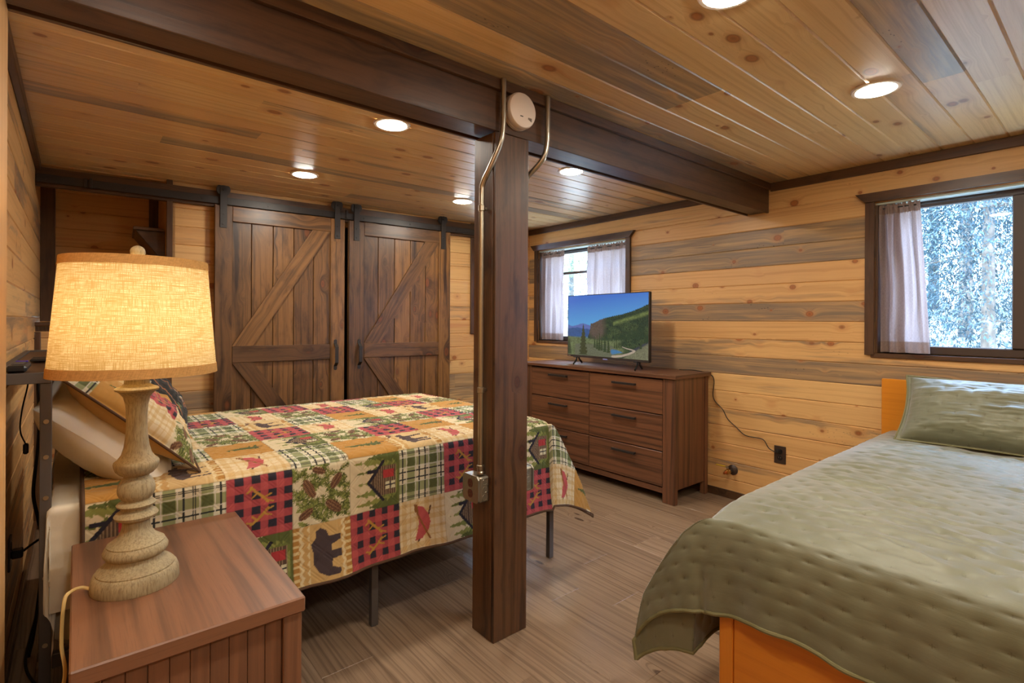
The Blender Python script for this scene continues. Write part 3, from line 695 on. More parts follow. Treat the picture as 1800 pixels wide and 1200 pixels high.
# ------------------------------------------------------------------ sliding barn doors on the closet wall
FY = -.045     # door back face, local y of the closet wall (towards the room is negative)
def barn_door(s0, s1, i0, i1, label, straps, hs):
    t = thing('barn_door', label, 'door', M4=CF @ Matrix.Translation((s0, FY, .025)), group='pair of barn doors')
    b = (s0, FY, .025)
    def PT(name, boxes, mat='door', bev=.003, par=t): return part(name, boxes, mat, par, b, bev)
    yo, yf = FY-.018, FY-.036
    n = 5; w_ = (i1-i0+.04)/n
    for k in range(n):
        PT('panel_board', [((i0-.02+k*w_+.0016, yo, .05), (i0-.02+(k+1)*w_-.0016, FY-.004, 2.02))])
    PT('stile', [((s0, yf, .025), (i0, yo-.0005, 2.045))]); PT('stile', [((i1, yf, .025), (s1, yo-.0005, 2.045))])
    PT('edge_board', [((s0, yo, .025), (s0+.035, FY, 2.045)), ((s1-.035, yo, .025), (s1, FY, 2.045))])
    PT('top_rail', [((i0+.0005, yf, 1.938), (i1-.0005, yo-.0005, 2.045))])
    PT('middle_rail', [((i0+.0005, yf, .945), (i1-.0005, yo-.0005, 1.062))])
    PT('bottom_rail', [((i0+.0005, yf, .025), (i1-.0005, yo-.0005, .155))])
    def brace(ax, az, bx_, bz, wd):   # diagonal whose ends are cut square to the rails
        m = MB(); poly = [(ax, az), (ax+wd, az), (bx_, bz), (bx_-wd, bz)]
        poly = [(p[0]-b[0], p[1]-b[2]) for p in poly]; L = Vector((poly[3][0]-poly[0][0], poly[3][1]-poly[0][1])); Ln = L.length; L.normalize(); N = Vector((-L.y, L.x))
        n_ = 4; vs = [(p[0], yf-b[1]+.001, p[1]) for p in poly]+[(p[0], yo-.0005-b[1], p[1]) for p in poly]
        fs = [[0, 1, 2, 3], [7, 6, 5, 4]]+[[i, n_+i, n_+(i+1) % n_, (i+1) % n_] for i in range(4)]
        def uvp(q): p = Vector(poly[q % 4]); return (p.dot(L)+.3, p.dot(N)+5)
        m.add(vs, fs, [[uvp(q) for q in f] for f in fs], (random.random(), .2, random.random())); return m.build('brace', 'door', t)
    brace(i0+.001, 1.0625, i1-.001, 1.9375, .135)
    # lower brace runs the other way
    m = MB(); poly = [(i0+.001, .9445), (i0+.136, .9445), (i1-.001, .1555), (i1-.136, .1555)]; poly = [(p[0]-b[0], p[1]-b[2]) for p in poly]
    L = Vector((poly[3][0]-poly[0][0], poly[3][1]-poly[0][1])).normalized(); N = Vector((-L.y, L.x))
    vs = [(p[0], yf-b[1]+.001, p[1]) for p in poly]+[(p[0], yo-.0005-b[1], p[1]) for p in poly]
    fs = [[3, 2, 1, 0], [4, 5, 6, 7]]+[[(i+1) % 4, 4+(i+1) % 4, 4+i, i] for i in range(4)]
    m.add(vs, fs, [[(Vector(poly[q % 4]).dot(L)+.3, Vector(poly[q % 4]).dot(N)+9) for q in f] for f in fs], (random.random(), .2, random.random())); m.build('brace', 'door', t)
    for sx in straps:
        h = MB(); h.box((sx-.0215-b[0], yf-.0075-b[1], 1.888-b[2]), (sx+.0215-b[0], yf-.0005-b[1], 2.165-b[2]), .001)
        h.lathe([(.0215, 0), (.0215, .007)], n=24, M4=Matrix.Translation((sx-b[0], yf-.0005-b[1], 2.160-b[2])) @ Rx)
        ho = h.build('hanger_strap', 'black_metal', t)
        h = MB(); h.lathe([(.043, 0), (.043, .006), (.037, .008), (.037, .016), (.043, .018), (.043, .022)], n=32, M4=Matrix.Translation((sx-b[0], yf+.022-b[1], 2.152-b[2])) @ Rx); h.build('roller', 'black_metal', ho)
        for z in (1.912, 1.985, 2.152): MB().cyl((sx-b[0], yf-.007-b[1], z-b[2]), (sx-b[0], yf-.013-b[1], z-b[2]), .0065, 10).build('bolt', 'black_metal', ho)
    h = MB(); y_ = yf-b[1]; x_ = hs-b[0]; zb_, zt_ = .868-b[2], 1.088-b[2]
    prof = [(y_-.001, zb_), (y_-.001, zb_+.022), (y_-.036, zb_+.050), (y_-.038, zt_-.050), (y_-.001, zt_-.022), (y_-.001, zt_)]
    for (ya, za), (yb, zb2) in zip(prof[:-1], prof[1:]):
        d = Vector((0, yb-ya, zb2-za)).normalized(); nn_ = Vector((0, d.z, -d.y))*.0022; W_ = Vector((.0125, 0, 0)); A = Vector((x_, ya, za))-d*.001; Bv = Vector((x_, yb, zb2))+d*.001
        vs = [A-W_-nn_, A+W_-nn_, A+W_+nn_, A-W_+nn_, Bv-W_-nn_, Bv+W_-nn_, Bv+W_+nn_, Bv-W_+nn_]
        h.add(vs, [(0, 1, 2, 3), (7, 6, 5, 4), (0, 4, 5, 1), (1, 5, 6, 2), (2, 6, 7, 3), (3, 7, 4, 0)])
    for z in (zb_+.002, zt_-.002): h.lathe([(.0125, 0), (.0125, .004)], n=20, M4=Matrix.Translation((x_, y_, z)) @ Rx)
    h.build('handle', 'black_metal', t)
    return t
barn_door(.925, 1.828, 1.034, 1.717, 'left stained barn door with diagonal braces on the closet wall', (.977, 1.768), 1.757)
barn_door(1.862, 2.789, 1.988, 2.673, 'right stained barn door with diagonal braces on the closet wall', (1.922, 2.714), 1.948)
t = thing('barn_door_rail', 'long black iron rail carrying both barn doors', 'rail', M4=CF @ Matrix.Translation((0, -.06, 2.08))); b = (0, -.06, 2.08)
part('track', [((.01, -.066, 2.054), (3.33, -.060, 2.103), .0008)], 'black_metal', t, b)
part('stop', [((.225, -.075, 2.050), (.243, -.058, 2.108), .001), ((.252, -.080, 2.050), (.266, -.058, 2.110), .001)], 'black_metal', t, b)
part('stop', [((1.838, -.080, 2.060), (1.852, -.058, 2.125), .001)], 'black_metal', t, b)
for s in (.05, .43, .85, 1.27, 1.66, 1.99, 2.40, 2.86, 3.2): MB().cyl((s, .025, -.002), (s, -.011, -.002), .0065, 10).build('bolt', 'black_metal', t)
# boxed shelf in the alcove
t = thing('corner_shelf', 'dark wooden shelf with a sloped box beneath it in the alcove', 'shelf', M4=CF @ Matrix.Translation((.55, .1, 1.65))); b = (.55, .1, 1.65)
part('shelf_board', [((.472, .06, 1.842), (.640, .565, 1.862))], 'dark', t, b)
m = MB(); m.prism([(-.062, .190), (.096, .190), (.096, -.015)], 0, 1, -.02, -.003); m.build('end_panel', 'dark', t)
m = MB(); m.prism([(-.066, .190), (-.05, .190), (.096, .0), (.096, -.022)], 0, 1, -.003, .46); m.build('sloped_panel', 'dark', t)

# ------------------------------------------------------------------ dresser
D0 = (3.114, 2.77, 0)
t = thing('dresser', 'walnut-brown six-drawer dresser standing against the plank wall', 'dresser', D0)
def DP(n_, boxes, mat='dresser', bev=.002, par=t): return part(n_, boxes, mat, par, D0, bev)
DP('top', [((3.098, 1.985, .858), (3.56, 3.555, .885))], bev=.003)
for y in (2.0, 3.445): DP('leg', [((3.114, y, 0), (3.155, y+.095, .8575))])
for y in (2.0, 3.50): DP('leg', [((3.505, y, 0), (3.545, y+.04, .8575))])
DP('side_panel', [((3.156, 2.008, .095), (3.504, 2.026, .857))]); DP('side_panel', [((3.156, 3.514, .095), (3.504, 3.532, .857))])
DP('back_panel', [((3.49, 2.027, .095), (3.50, 3.513, .857))])
DP('bottom_rail', [((3.120, 2.0955, .062), (3.150, 3.4445, .100))]); DP('bottom_panel', [((3.151, 2.03, .085), (3.489, 3.51, .095))])
DP('center_divider', [((3.122, 2.762, .1005), (3.48, 2.776, .857))]); 
zs = (.106, .352, .604, .850)
for y0, y1 in ((2.0975, 2.7655), (2.7725, 3.4425)):
    for k in range(3):
        d = DP('drawer', [((3.1125, y0, zs[k]+.003), (3.132, y1, zs[k+1]-.004))], bev=.003)
        DP('drawer_box', [((3.133, y0+.02, zs[k]+.02), (3.44, y1-.02, zs[k+1]-.04))], par=d)
        yc = (y0+y1)/2 + (-.01 if y0 < 2.5 else 0); zc = zs[k+1]-.055
        DP('drawer_handle', [((3.086, yc-.105, zc-.007), (3.095, yc+.105, zc+.009), .001), ((3.094, yc-.104, zc-.006), (3.1125, yc-.092, zc+.008), .001), ((3.094, yc+.092, zc-.006), (3.1125, yc+.104, zc+.008), .001)], 'black_metal', .001, d)
# television
TVM = Matrix.Translation((3.262, 2.735, .885)) @ Matrix.Rotation(math.radians(-4.5), 4, 'Z')
t = thing('television', 'flat television showing a mountain river valley, standing on the dresser', 'television', M4=TVM)
TW, TZ0, TZ1 = .448, .062, .588
m = MB(); m.box((0, -TW, TZ0), (.028, TW, TZ1), .004); m.box((.028, -.3, TZ0+.02), (.06, .3, TZ0+.28), .01); m.build('cabinet', 'black', t)
m = MB(); z = TZ0
for lo, hi in (((-.003, -TW, TZ0), (.0, TW, TZ0+.017)), ((-.003, -TW, TZ1-.005), (.0, TW, TZ1)), ((-.003, -TW, TZ0), (.0, -TW+.006, TZ1)), ((-.003, TW-.006, TZ0), (.0, TW, TZ1))): m.box(lo, hi, .0008)
bz = m.build('bezel', plain('tv_bezel_metal', '4b443e', .35, metal=.5), t)
m = MB(); m.box((-.007, -.028, TZ0-.006), (.004, .018, TZ0+.004), .001); m.build('logo_plate', plain('logo_plate_silver', 'b8c0ff', .3, metal=.4), t)
m = MB()
for k in range(7): m.box((-.0036, TW-.012-k*.0042, TZ0+.006), (-.003, TW-.0145-k*.0042, TZ0+.0098), 0)
m.build('brand_lettering', 'white', bz)
# lit picture: a valley with river, track, spruces and a wooded slope
nx, nz = 440, 250
yy = np.linspace(TW-.007, -TW+.007, nx); zz = np.linspace(TZ1-.006, TZ0+.018, nz)
A, Bv = np.meshgrid(np.linspace(0, 1, nx), np.linspace(0, 1, nz), indexing='ij')     # A: left to right, Bv: top to bottom
def C3(h): return np.array(lin(h))
def mixc(a, b_, f): return a*(1-f[..., None])+b_*f[..., None]
img = mixc(np.ones(A.shape+(3,))*C3('3a63b4'), C3('5a9fc6'), np.clip(Bv*1.55+A*.25-.15, 0, 1))
n1 = fbm(A*60, Bv*60, 4); n2 = fbm(A*160+9, Bv*160, 3); n3 = fbm(A*14, Bv*10, 4)
def put(mask, colr, f=1.0):
    global img
    k = np.clip(mask, 0, 1)*f; img = img*(1-k[..., None])+colr*k[..., None]
ms = np.clip((Bv-(.475+.02*np.sin(A*22)+.02*fbm(A*20, A*0, 3)))*90, 0, 1)*(A < .36); put(ms, C3('52619a'))
ms = np.clip((Bv-(.52+.05*np.abs(A-.12)*3+.02*fbm(A*30+5, A*0, 3)))*90, 0, 1)*(A < .36); put(ms, C3('2f4a77')*(.8+.5*n1[..., None]))
put(np.clip((Bv-.68)*50, 0, 1)*(A < .4), C3('4f6a66')*(.7+.6*n1[..., None]))
ridge = np.where(A > .28, .475-.02*np.sin((A-.28)*9)-(A-.34).clip(0)*.44, .475+(.34-A)*6)
ridge = ridge-.012*np.abs(np.sin(A*140))*(A > .42)-.012*fbm(A*90, A*0, 2)
cliff = .262+.05*np.clip((.70-Bv)/.22, 0, 1)**.6*(Bv < .70)+.012*fbm(Bv*40, Bv*0, 3); hill = np.clip((Bv-ridge)*140, 0, 1)*(A > cliff)
hc = mixc(mixc(C3('2c3b2a')*np.ones(A.shape+(3,)), C3('4d5a36'), np.clip((n3-.40)*4, 0, 1)*.6), C3('16231e'), np.clip((n2-.42)*7, 0, 1))
rock = np.clip(1-np.abs(A-.385)*7-(Bv-.62).clip(0)*5, 0, 1); hc = mixc(hc, (C3('5c4d44')*(.25+1.3*n2[..., None])), np.clip(rock*2.2*(n3+.35), 0, .9))
mead = np.clip(1-np.abs((Bv-(.46-(A-.62)*.42))*22), 0, 1)*(A > .6); hc = mixc(hc, C3('66723f')*(.7+.6*n1[..., None]), np.clip(mead*1.5*(n1+.25), 0, 1)*.8)
put(hill, hc)
put(np.clip((Bv-(.70+.10*(A-.25)*(A < .6)))*40, 0, 1)*np.clip((.74+.03*np.sin(Bv*30)-A)*14, 0, 1), (C3('5f6846')*(.35+1.15*n1[..., None])))
put(np.clip((Bv-(.80+.5*(A-.55).clip(0)))*60, 0, 1)*(A > .1)*(A < .62), C3('5d604c')*(.5+.9*n2[..., None]))
riv = np.clip((Bv-(.865+.06*np.clip((A-.60)/.14, 0, 1)**2))*60, 0, 1)*np.clip((A-.575-.01*np.sin(Bv*40))*70, 0, 1)*np.clip((.965-Bv-(A-.575)*.30)*50, 0, 1)*(A < .75)
put(riv, C3('3f6c92')*(.75+.5*n2[..., None]))
scree = np.clip(((A-.78)-(.885-Bv)*1.25)*30, 0, 1)*np.clip((Bv-.70)*20, 0, 1)*np.clip((.91-Bv)*30, 0, 1)*(A > .78); put(scree, C3('34363f'))
gs = np.clip(((A-.70)-(1.0-Bv)*1.15)*30, 0, 1)*(Bv > .72); put(gs, (C3('6f6e56')*(.3+1.2*n2[..., None])))
def road(P, w0, w1):
    n_ = len(P)-1
    for i in range(n_):
        (x0, y0), (x1, y1) = P[i], P[i+1]; dx, dy = x1-x0, y1-y0
        t_ = np.clip(((A-x0)*dx+(Bv-y0)*dy)/(dx*dx+dy*dy), 0, 1); d_ = np.hypot(A-x0-t_*dx, (Bv-y0-t_*dy)*1.0); put(np.clip((w0+(w1-w0)*(i+t_)/n_-d_)*200, 0, 1), C3('9c8d7c')*(.8+.4*n1[..., None]))
road([(.60, .985), (.70, .965), (.78, .93), (.835, .895), (.85, .875), (.82, .86), (.76, .845), (.715, .825), (.70, .815)], .022, .005)
def spruce(x0, top, bot, wd, colr):
    h = (Bv-top)/(bot-top); half = wd*np.clip(h, 0, 1)**.8*(.55+.45*np.abs(np.sin(h*PI*9+n1*3)))
    put(np.clip((half-np.abs(A-x0))*160, 0, 1)*(h > 0)*(h < 1), colr*(.4+1.1*n2[..., None]))
for x0, tp, bt, wd in ((.37, .63, .86, .02), (.40, .60, .88, .022), (.43, .56, .9, .025), (.46, .62, .9, .022), (.50, .57, .92, .028), (.545, .66, .93, .026), (.62, .70, .85, .014), (.645, .68, .85, .014), (.67, .70, .84, .013), (.70, .70, .83, .013), (.92, .72, .84, .02)):
    spruce(x0, tp, bt, wd, C3('34402a'))
for k in range(30): spruce(.60+.4*((k*.6180)%1), .5+.12*((k*.37) % 1)-.1*((k*.618) % 1), .66+.1*((k*.37) % 1), .012, C3('2a3a28'))
spruce(.215, .455, .985, .068, C3('3a3d26')); spruce(.015, .70, .98, .045, C3('36402a'))
grid_mesh('screen', np.full(A.shape, -.0012), np.repeat(yy[:, None], nz, 1), np.repeat(zz[None], nx, 0), 'tvpic', col=np.clip(img, 0, 1), parent=t)
for y in (-.335, .335):
    m = MB()
    for sx in (-1, 1):
        pts = [(.015+sx*.012, y, TZ0+.001), (.015+sx*.035, y+.0, TZ0-.022), (.015+sx*.085, y+.0, .007)]
        m.tube([Vector((p[0], p[1]+sx*.02*i, p[2])) for i, p in enumerate(pts)], .009, 8, flat=.8)
    m.box((-.02, y-.02, TZ0-.004), (.05, y+.02, TZ0+.002), .001)
    m.build('stand_foot', 'black', t)
cord = bpy.data.objects.new('power_cord', None); COL.objects.link(cord); cord.parent = t; cord.matrix_parent_inverse = TVM.inverted(); cord.location = (3.55, 1.98, .8); cord['label'] = 'thin black power cord running down to the wall outlet'
pts = catmull([(3.40, 2.15, .9), (3.50, 2.06, .893), (3.566, 1.975, .85), (3.566, 1.975, .72), (3.566, 1.955, .672), (3.563, 1.90, .625), (3.563, 1.86, .56), (3.562, 1.80, .515), (3.562, 1.745, .472), (3.562, 1.70, .463), (3.562, 1.63, .463), (3.560, 1.60, .452), (3.556, 1.57, .41), (3.545, 1.525, .397), (3.552, 1.505, .398)], 8)
m = MB(); m.tube([p-Vector((3.55, 1.98, .8)) for p in pts], .003, 8); m.build('cable', 'rubber', cord)
m = MB(); m.box((-.018, -.487, -.409), (.013, -.463, -.386), .004); m.build('plug', 'rubber', cord)
# wall outlet and gas valve
t = thing('wall_outlet', 'brown wall outlet with a plugged-in cord on the plank wall', 'outlet', (XW, 1.503, .376))
m = MB(); m.box((-.006, -.037, -.058), (0, .037, .058), .003); m.build('face_plate', 'bronze', t)
for z in (.021, -.021):
    m = MB(); m.lathe([(.0165, 0), (.0165, .0015)], n=24, M4=Matrix.Translation((-.006, 0, z)) @ Matrix.Rotation(-PI/2, 4, 'Y')); r = m.build('receptacle', 'bronze_dark', t)
    m = MB(); m.box((-.0078, -.008, z), (-.0074, -.006, z+.008), 0); m.box((-.0078, .006, z), (-.0074, .008, z+.008), 0); m.build('slots', plain('worn_slots', '8a7a60', .5), r)
t = thing('gas_valve', 'small brass shut-off valve with yellow lever low on the plank wall', 'valve', (XW, 1.825, .205))
Ry = Matrix.Rotation(-PI/2, 4, 'Y')
m = MB(); m.lathe([(.036, 0), (.036, .004), (.022, .012), (.012, .016)], n=32, M4=Ry); m.build('escutcheon', 'bronze', t)
m = MB(); m.cyl((-.01, 0, 0), (-.06, .0, -.002), .0105, 18); m.build('pipe_nipple', 'black_metal', t)
m = MB(); m.lathe([(.013, 0), (.016, .002), (.016, .010), (.013, .012), (.012, .02), (.016, .024), (.018, .034), (.013, .044)], n=8, M4=Matrix.Translation((-.055, 0, -.002)) @ Ry); m.cyl((-.078, 0, 0), (-.078, 0, .024), .007, 12); m.build('valve_body', 'brass', t)
m = MB(); m.lathe([(.012, 0), (.012, .010), (.009, .018), (.0085, .026)], n=6, M4=Matrix.Translation((-.098, 0, -.002)) @ Ry); m.build('flare_fitting', 'copper', t)
m = MB(); m.cyl((-.078, 0, .024), (-.078, 0, .032), .008, 8); m.box((-.086, -.006, .029), (-.070, .02, .032), .001); m.build('stem_nut', 'galv', t)
m = MB(); m.box((-.085, .015, .032), (-.071, .085, .037), .002); m.build('lever', 'yellow', t)

# ------------------------------------------------------------------ nightstand and lamp
N0 = (.197, 1.55, 0); TZ = .62
t = thing('nightstand', 'reddish-brown wooden nightstand in the left foreground holding the lamp', 'nightstand', N0)
def NP(n_, boxes, mat='stand', bev=.002, par=t, g=None): return part(n_, boxes, mat, par, N0, bev)
XA, XB, YA, YB = -.008, .404, 1.212, 1.898
m = MB(); m.box(rel((XA, YA, TZ-.034), N0), rel((XB, YB, TZ), N0), .003, (.37, .25, .4), grain=1); m.build('top', 'stand', t)
for x0 in (XA+.006, XB-.046):
    for y0 in (YA+.006, YB-.046): NP('leg', [((x0, y0, 0), (x0+.04, y0+.04, TZ-.0345))])
NP('side_panel', [((XB-.03, YA+.0465, .06), (XB-.014, YB-.0465, TZ-.035))]); NP('side_panel', [((XA+.014, YA+.0465, .06), (XA+.03, YB-.0465, TZ-.035))])
NP('back_panel', [((XA+.0465, YB-.03, .06), (XB-.0465, YB-.014, TZ-.035))])
m = MB(); n_ = 9; wd = (XB-XA-.093)/n_
for k in range(n_): m.box(rel((XA+.0465+k*wd+.0004, YA+.016, .06), N0), rel((XA+.0465+(k+1)*wd-.0004, YA+.030, TZ-.035), N0), .0012, grain=2)
m.build('front_panel', 'stand', t)

LP = (.112, 1.532, TZ)
t = thing('table_lamp', 'lit table lamp with linen drum shade and turned weathered base on the nightstand', 'lamp', LP)
prof = [(.001, 0.0005), (.087, .0), (.088, .003), (.087, .022), (.083, .034), (.080, .037), (.078, .038), (.078, .041), (.073, .046), (.062, .054), (.056, .062), (.0555, .068),
        (.060, .071), (.064, .076), (.065, .084), (.061, .092), (.0575, .096), (.0575, .099), (.052, .103), (.040, .112), (.032, .124), (.028, .138), (.0275, .150),
        (.034, .154), (.042, .158), (.0445, .164), (.0405, .170), (.034, .174), (.030, .178), (.0305, .183), (.038, .186), (.040, .190), (.036, .194), (.029, .197), (.0275, .200),
        (.033, .206), (.037, .216), (.038, .226), (.036, .238), (.030, .249), (.0255, .253), (.0255, .257), (.034, .262), (.042, .271), (.0452, .281), (.0460, .287), (.0450, .291), (.0385, .2965),
        (.0305, .308), (.0255, .326), (.0232, .345), (.0212, .37), (.0210, .40), (.0225, .425), (.027, .445), (.036, .456), (.0435, .460), (.0445, .464), (.042, .467), (.032, .471), (.0255, .476),
        (.0245, .488), (.030, .490), (.0335, .492), (.0330, .495), (.024, .500), (.0165, .506), (.0145, .512), (.0140, .523), (.0145, .524), (.0140, .548), (.001, .549)]
m = MB(); m.lathe(prof, n=72, cap=False); m.build('turned_base', 'resin', t)
S0, S1, RB, RTp = .500, .770, .166, .144
def shade(r0, z0, r1, z1, name, mat, seg=96, par=t, off=0.0):
    m = MB(); rows = 14; ps = [(r0+(r1-r0)*k/rows+off, z0+(z1-z0)*k/rows) for k in range(rows+1)]; m.lathe(ps, n=seg, cap=False)
    # keep linen uv continuous round the drum
    m.uv = [[(a if True else 0, b_) for a, b_ in u] for u in m.uv]
    return m.build(name, mat, par)
sh = shade(RB, S0, RTp, S1, 'lamp_shade', 'shade')
f = lambda z: RB+(RTp-RB)*(z-S0)/(S1-S0)
shade(f(S0), S0, f(S0+.022), S0+.022, 'trim_band', 'shadetrim', par=sh, off=.0012)
shade(f(S1-.020), S1-.020, f(S1), S1, 'trim_band', 'shadetrim', par=sh, off=.0012)
m = MB()
for k in range(3):
    a = k*2*PI/3+.5; m.tube([(0, 0, S1-.012), (RTp*.99*math.cos(a), RTp*.99*math.sin(a), S1-.012)], .0015, 6)
m.tube([(.055*math.cos(a)*1.0, .0, .66+.09*math.sin(a)) for a in [PI*k/24*1.0-.0 for k in range(0, 25)]][::1], .0018, 6)
m.tube([(.055, 0, .66), (.03, 0, .56), (.012, 0, .552)], .0018, 6); m.tube([(-.055, 0, .66), (-.03, 0, .56), (-.012, 0, .552)], .0018, 6)
m.build('harp', 'galv', t)
m = MB(); m.lathe([(.004, S1-.012), (.004, S1+.005), (.009, S1+.006)], n=16); m.ell((0, 0, S1+.020), (.0155, .0155, .0155)); m.build('finial', 'resin', t)
m = MB(); m.lathe([(.014, .552), (.016, .575), (.014, .59)], n=20); m.build('socket', 'brass', t)
m = MB(); m.lathe([(.012, .592), (.022, .612), (.029, .636), (.026, .656), (.012, .668), (.001, .67)], n=24, cap=False); m.build('bulb', 'bulb', t)
pts = catmull([(-.082, .01, .006), (-.10, .02, .012), (-.118, .01, .013), (-.130, -.01, .002), (-.134, -.03, -.08), (-.128, -.06, -.14), (-.150, -.12, -.21), (-.146, -.2, -.30), (-.16, -.25, -.42), (-.17, -.25, -.60)], 8)
m = MB(); m.tube(pts, .0038, 8, flat=.6); m.build('lamp_cord', 'cordcream', t)

# ------------------------------------------------------------------ patchwork bed
F0 = (-.06, 1.965, 0)
t = thing('metal_bed_frame', 'black steel bed frame with a shelf headboard under the patchwork bed', 'bed frame', F0)
def FP(n_, boxes, mat='frame_metal', bev=.0015, par=t): return part(n_, boxes, mat, par, F0, bev)
FP('headboard_post', [((-.078, 1.965, 0), (-.052, 1.99, 1.068))]); FP('headboard_post', [((-.078, 3.36, 0), (-.052, 3.385, 1.068))])
FP('shelf_frame', [((-.186, 1.96, 1.068), (-.052, 1.985, 1.098)), ((-.186, 3.365, 1.068), (-.052, 3.39, 1.098)), ((-.070, 1.985, 1.068), (-.052, 3.365, 1.098)), ((-.186, 1.985, 1.068), (-.168, 3.365, 1.098))])
FP('shelf_board', [((-.168, 1.985, 1.076), (-.070, 3.365, 1.092))], 'dark')
FP('headboard_bar', [((-.075, 1.991, .60), (-.058, 3.359, .63))])
FP('side_rail', [((-.05, 1.99, .245), (1.93, 2.015, .285))]); FP('side_rail', [((-.05, 3.335, .245), (1.93, 3.36, .285))]); FP('end_rail', [((1.93, 1.99, .245), (1.955, 3.36, .285))])
for k in range(9): FP('slat', [((.12+k*.21, 2.016, .262), (.18+k*.21, 3.334, .284))])
for x, y in ((.94, 1.99), (1.93, 1.975), (.94, 3.33), (1.93, 3.345), (.94, 2.66)):
    FP('leg', [((x-.013, y, 0), (x+.016, y+.027, .2445))])
for z in (.96, .86, .745, .52, .33):
    MB().cyl(rel((-.064, 1.9655, z), F0), rel((-.064, 1.9625, z), F0), .0062, 14).build('bolt', 'galv', t)
MB().box((-.045, 1.985, .288), (1.855, 3.345, .70), .03).build('mattress', 'mattress', label='thick white mattress under the patchwork quilt', category='mattress')
# smooth pad for the sheet
def rounded(name, x0, x1, y0, y1, z0, z1, mat, wob=.004, seed=0, **k):
    """open box of cloth draped over a block: top plus near side, head end and far side"""
    su = np.concatenate([np.linspace(-(z1-z0), 0, 40)[:-1], np.linspace(0, y1-y0, 90), (y1-y0)+np.linspace(0, z1-z0, 30)[1:]])
    sv = np.concatenate([np.linspace(-(z1-z0), 0, 40)[:-1], np.linspace(0, x1-x0, 120)])
    U, V = np.meshgrid(su, sv, indexing='ij'); Ly = y1-y0
    qy = np.where(U < 0, -U, np.where(U > Ly, U-Ly, 0)); qx = np.where(V < 0, -V, 0); r = np.hypot(qx, qy)
    Y = y0+np.clip(U, 0, Ly); X = x0+np.clip(V, 0, None); Z = z1-r
    Y = Y+np.where(U < 0, -.008-wob*3*np.sin(V*16+seed)*np.clip(qy/.2, 0, 1), 0)
    X = X-np.where(V < 0, .006+wob*3*np.sin(U*12+seed)*np.clip(qx/.2, 0, 1), 0)
    Z = Z+wob*(fbm(U*9+seed, V*9, 3)-.5)*2
    n_ = grid_normals(X, Y, Z); d = (fbm(U*14+3, V*5+seed, 3)-.45)*wob*4; X = X+n_[..., 0]*d; Y = Y+n_[..., 1]*d; Z = Z+n_[..., 2]*d
    return grid_mesh(name, X, Y, Z, mat, uv=(U, V), **k)
rounded('bed_sheet', -.052, 1.80, 1.968, 3.355, .42, .712, 'linenwhite', .004, 1.0, label='white sheet hanging at the head of the patchwork bed', category='sheet')

# patch motifs: mx runs across the bed (towards the far side), my towards the headboard
def poly_mask(x, y, P):
    c_ = np.zeros(x.shape, bool); n = len(P)
    for i in range(n):
        x0, y0 = P[i]; x1, y1 = P[(i+1) % n]
        if y0 == y1: continue
        c_ ^= ((y0 > y) != (y1 > y)) & (x < (x1-x0)*(y-y0)/(y1-y0)+x0)
    return c_
def seg_mask(x, y, P, w_):
    k = np.zeros(x.shape, bool)
    for (x0, y0), (x1, y1) in zip(P[:-1], P[1:]):
        dx, dy = x1-x0, y1-y0; t_ = np.clip(((x-x0)*dx+(y-y0)*dy)/(dx*dx+dy*dy), 0, 1); k |= np.hypot(x-x0-t_*dx, y-y0-t_*dy) < w_
    return k
cRED, cBLK, cCRM, cTAN, cMUS, cOLV, cBRN = [C3(h) for h in ('ba5452', '2f2a34', 'e0cba2', 'c59d60', 'bb8840', '636834', '5e3e2c')]
def full(c_, x): return np.ones(x.shape+(3,))*c_
def setm(c_, k, v): c_[k] = v[k] if isinstance(v, np.ndarray) and v.ndim == 2 and v.shape == c_[k].shape else v
def m_red(x, y, n):
    x, y = 1-y, x
    c_ = full(cRED, x); a = (x*4 % 1 > .5); b_ = (y*4 % 1 > .5)
    c_[a ^ b_] = C3('a5474a'); c_[a & b_] = cBLK
    for s in (-1, 1):
        cx = .5+s*.0; P = [(.36, .52+s*.30), (.45, .5+s*.22), (.55, .5+s*.13), (.62, .5+s*.05)]
        k = seg_mask(x, y, P, .02)|seg_mask(x, y, [(.45, .5+s*.22), (.38, .5+s*.15)], .014)|seg_mask(x, y, [(.55, .5+s*.13), (.66, .5+s*.17)], .014)|seg_mask(x, y, [(.38, .52+s*.28), (.30, .5+s*.24)], .014)|seg_mask(x, y, [(.60, .5+s*.08), (.70, .5+s*.04)], .012)
        c_[k] = C3('b98a3a')
    return c_
def m_green(x, y, n):
    c_ = full(C3('ddd2b2'), x); bx_ = np.abs((x*2 % 1)-.5) < .17; by = np.abs((y*2 % 1)-.5) < .17
    c_[bx_ ^ by] = C3('979a6c'); c_[bx_ & by] = C3('5c6238')
    for f_ in (.12, .16, .88, .84):
        for q in (x, y):
            k = np.abs((q*2 % 1)-f_) < .014; c_[k] = C3('2c2c2c')
    for f_ in (.30, .70):
        for q in (x, y): c_[np.abs((q*2 % 1)-f_) < .012] = C3('d8d2c0')
    return c_
def m_tanplaid(x, y, n):
    c_ = full(cCRM, x); b_ = C3('c59a52')
    for q in (x, y):
        for f_, w_ in ((.2, .10), (.5, .03), (.8, .06)):
            k = np.abs((q*2 % 1)-f_) < w_; c_[k] = c_[k]*.55+b_*.45
    return c_
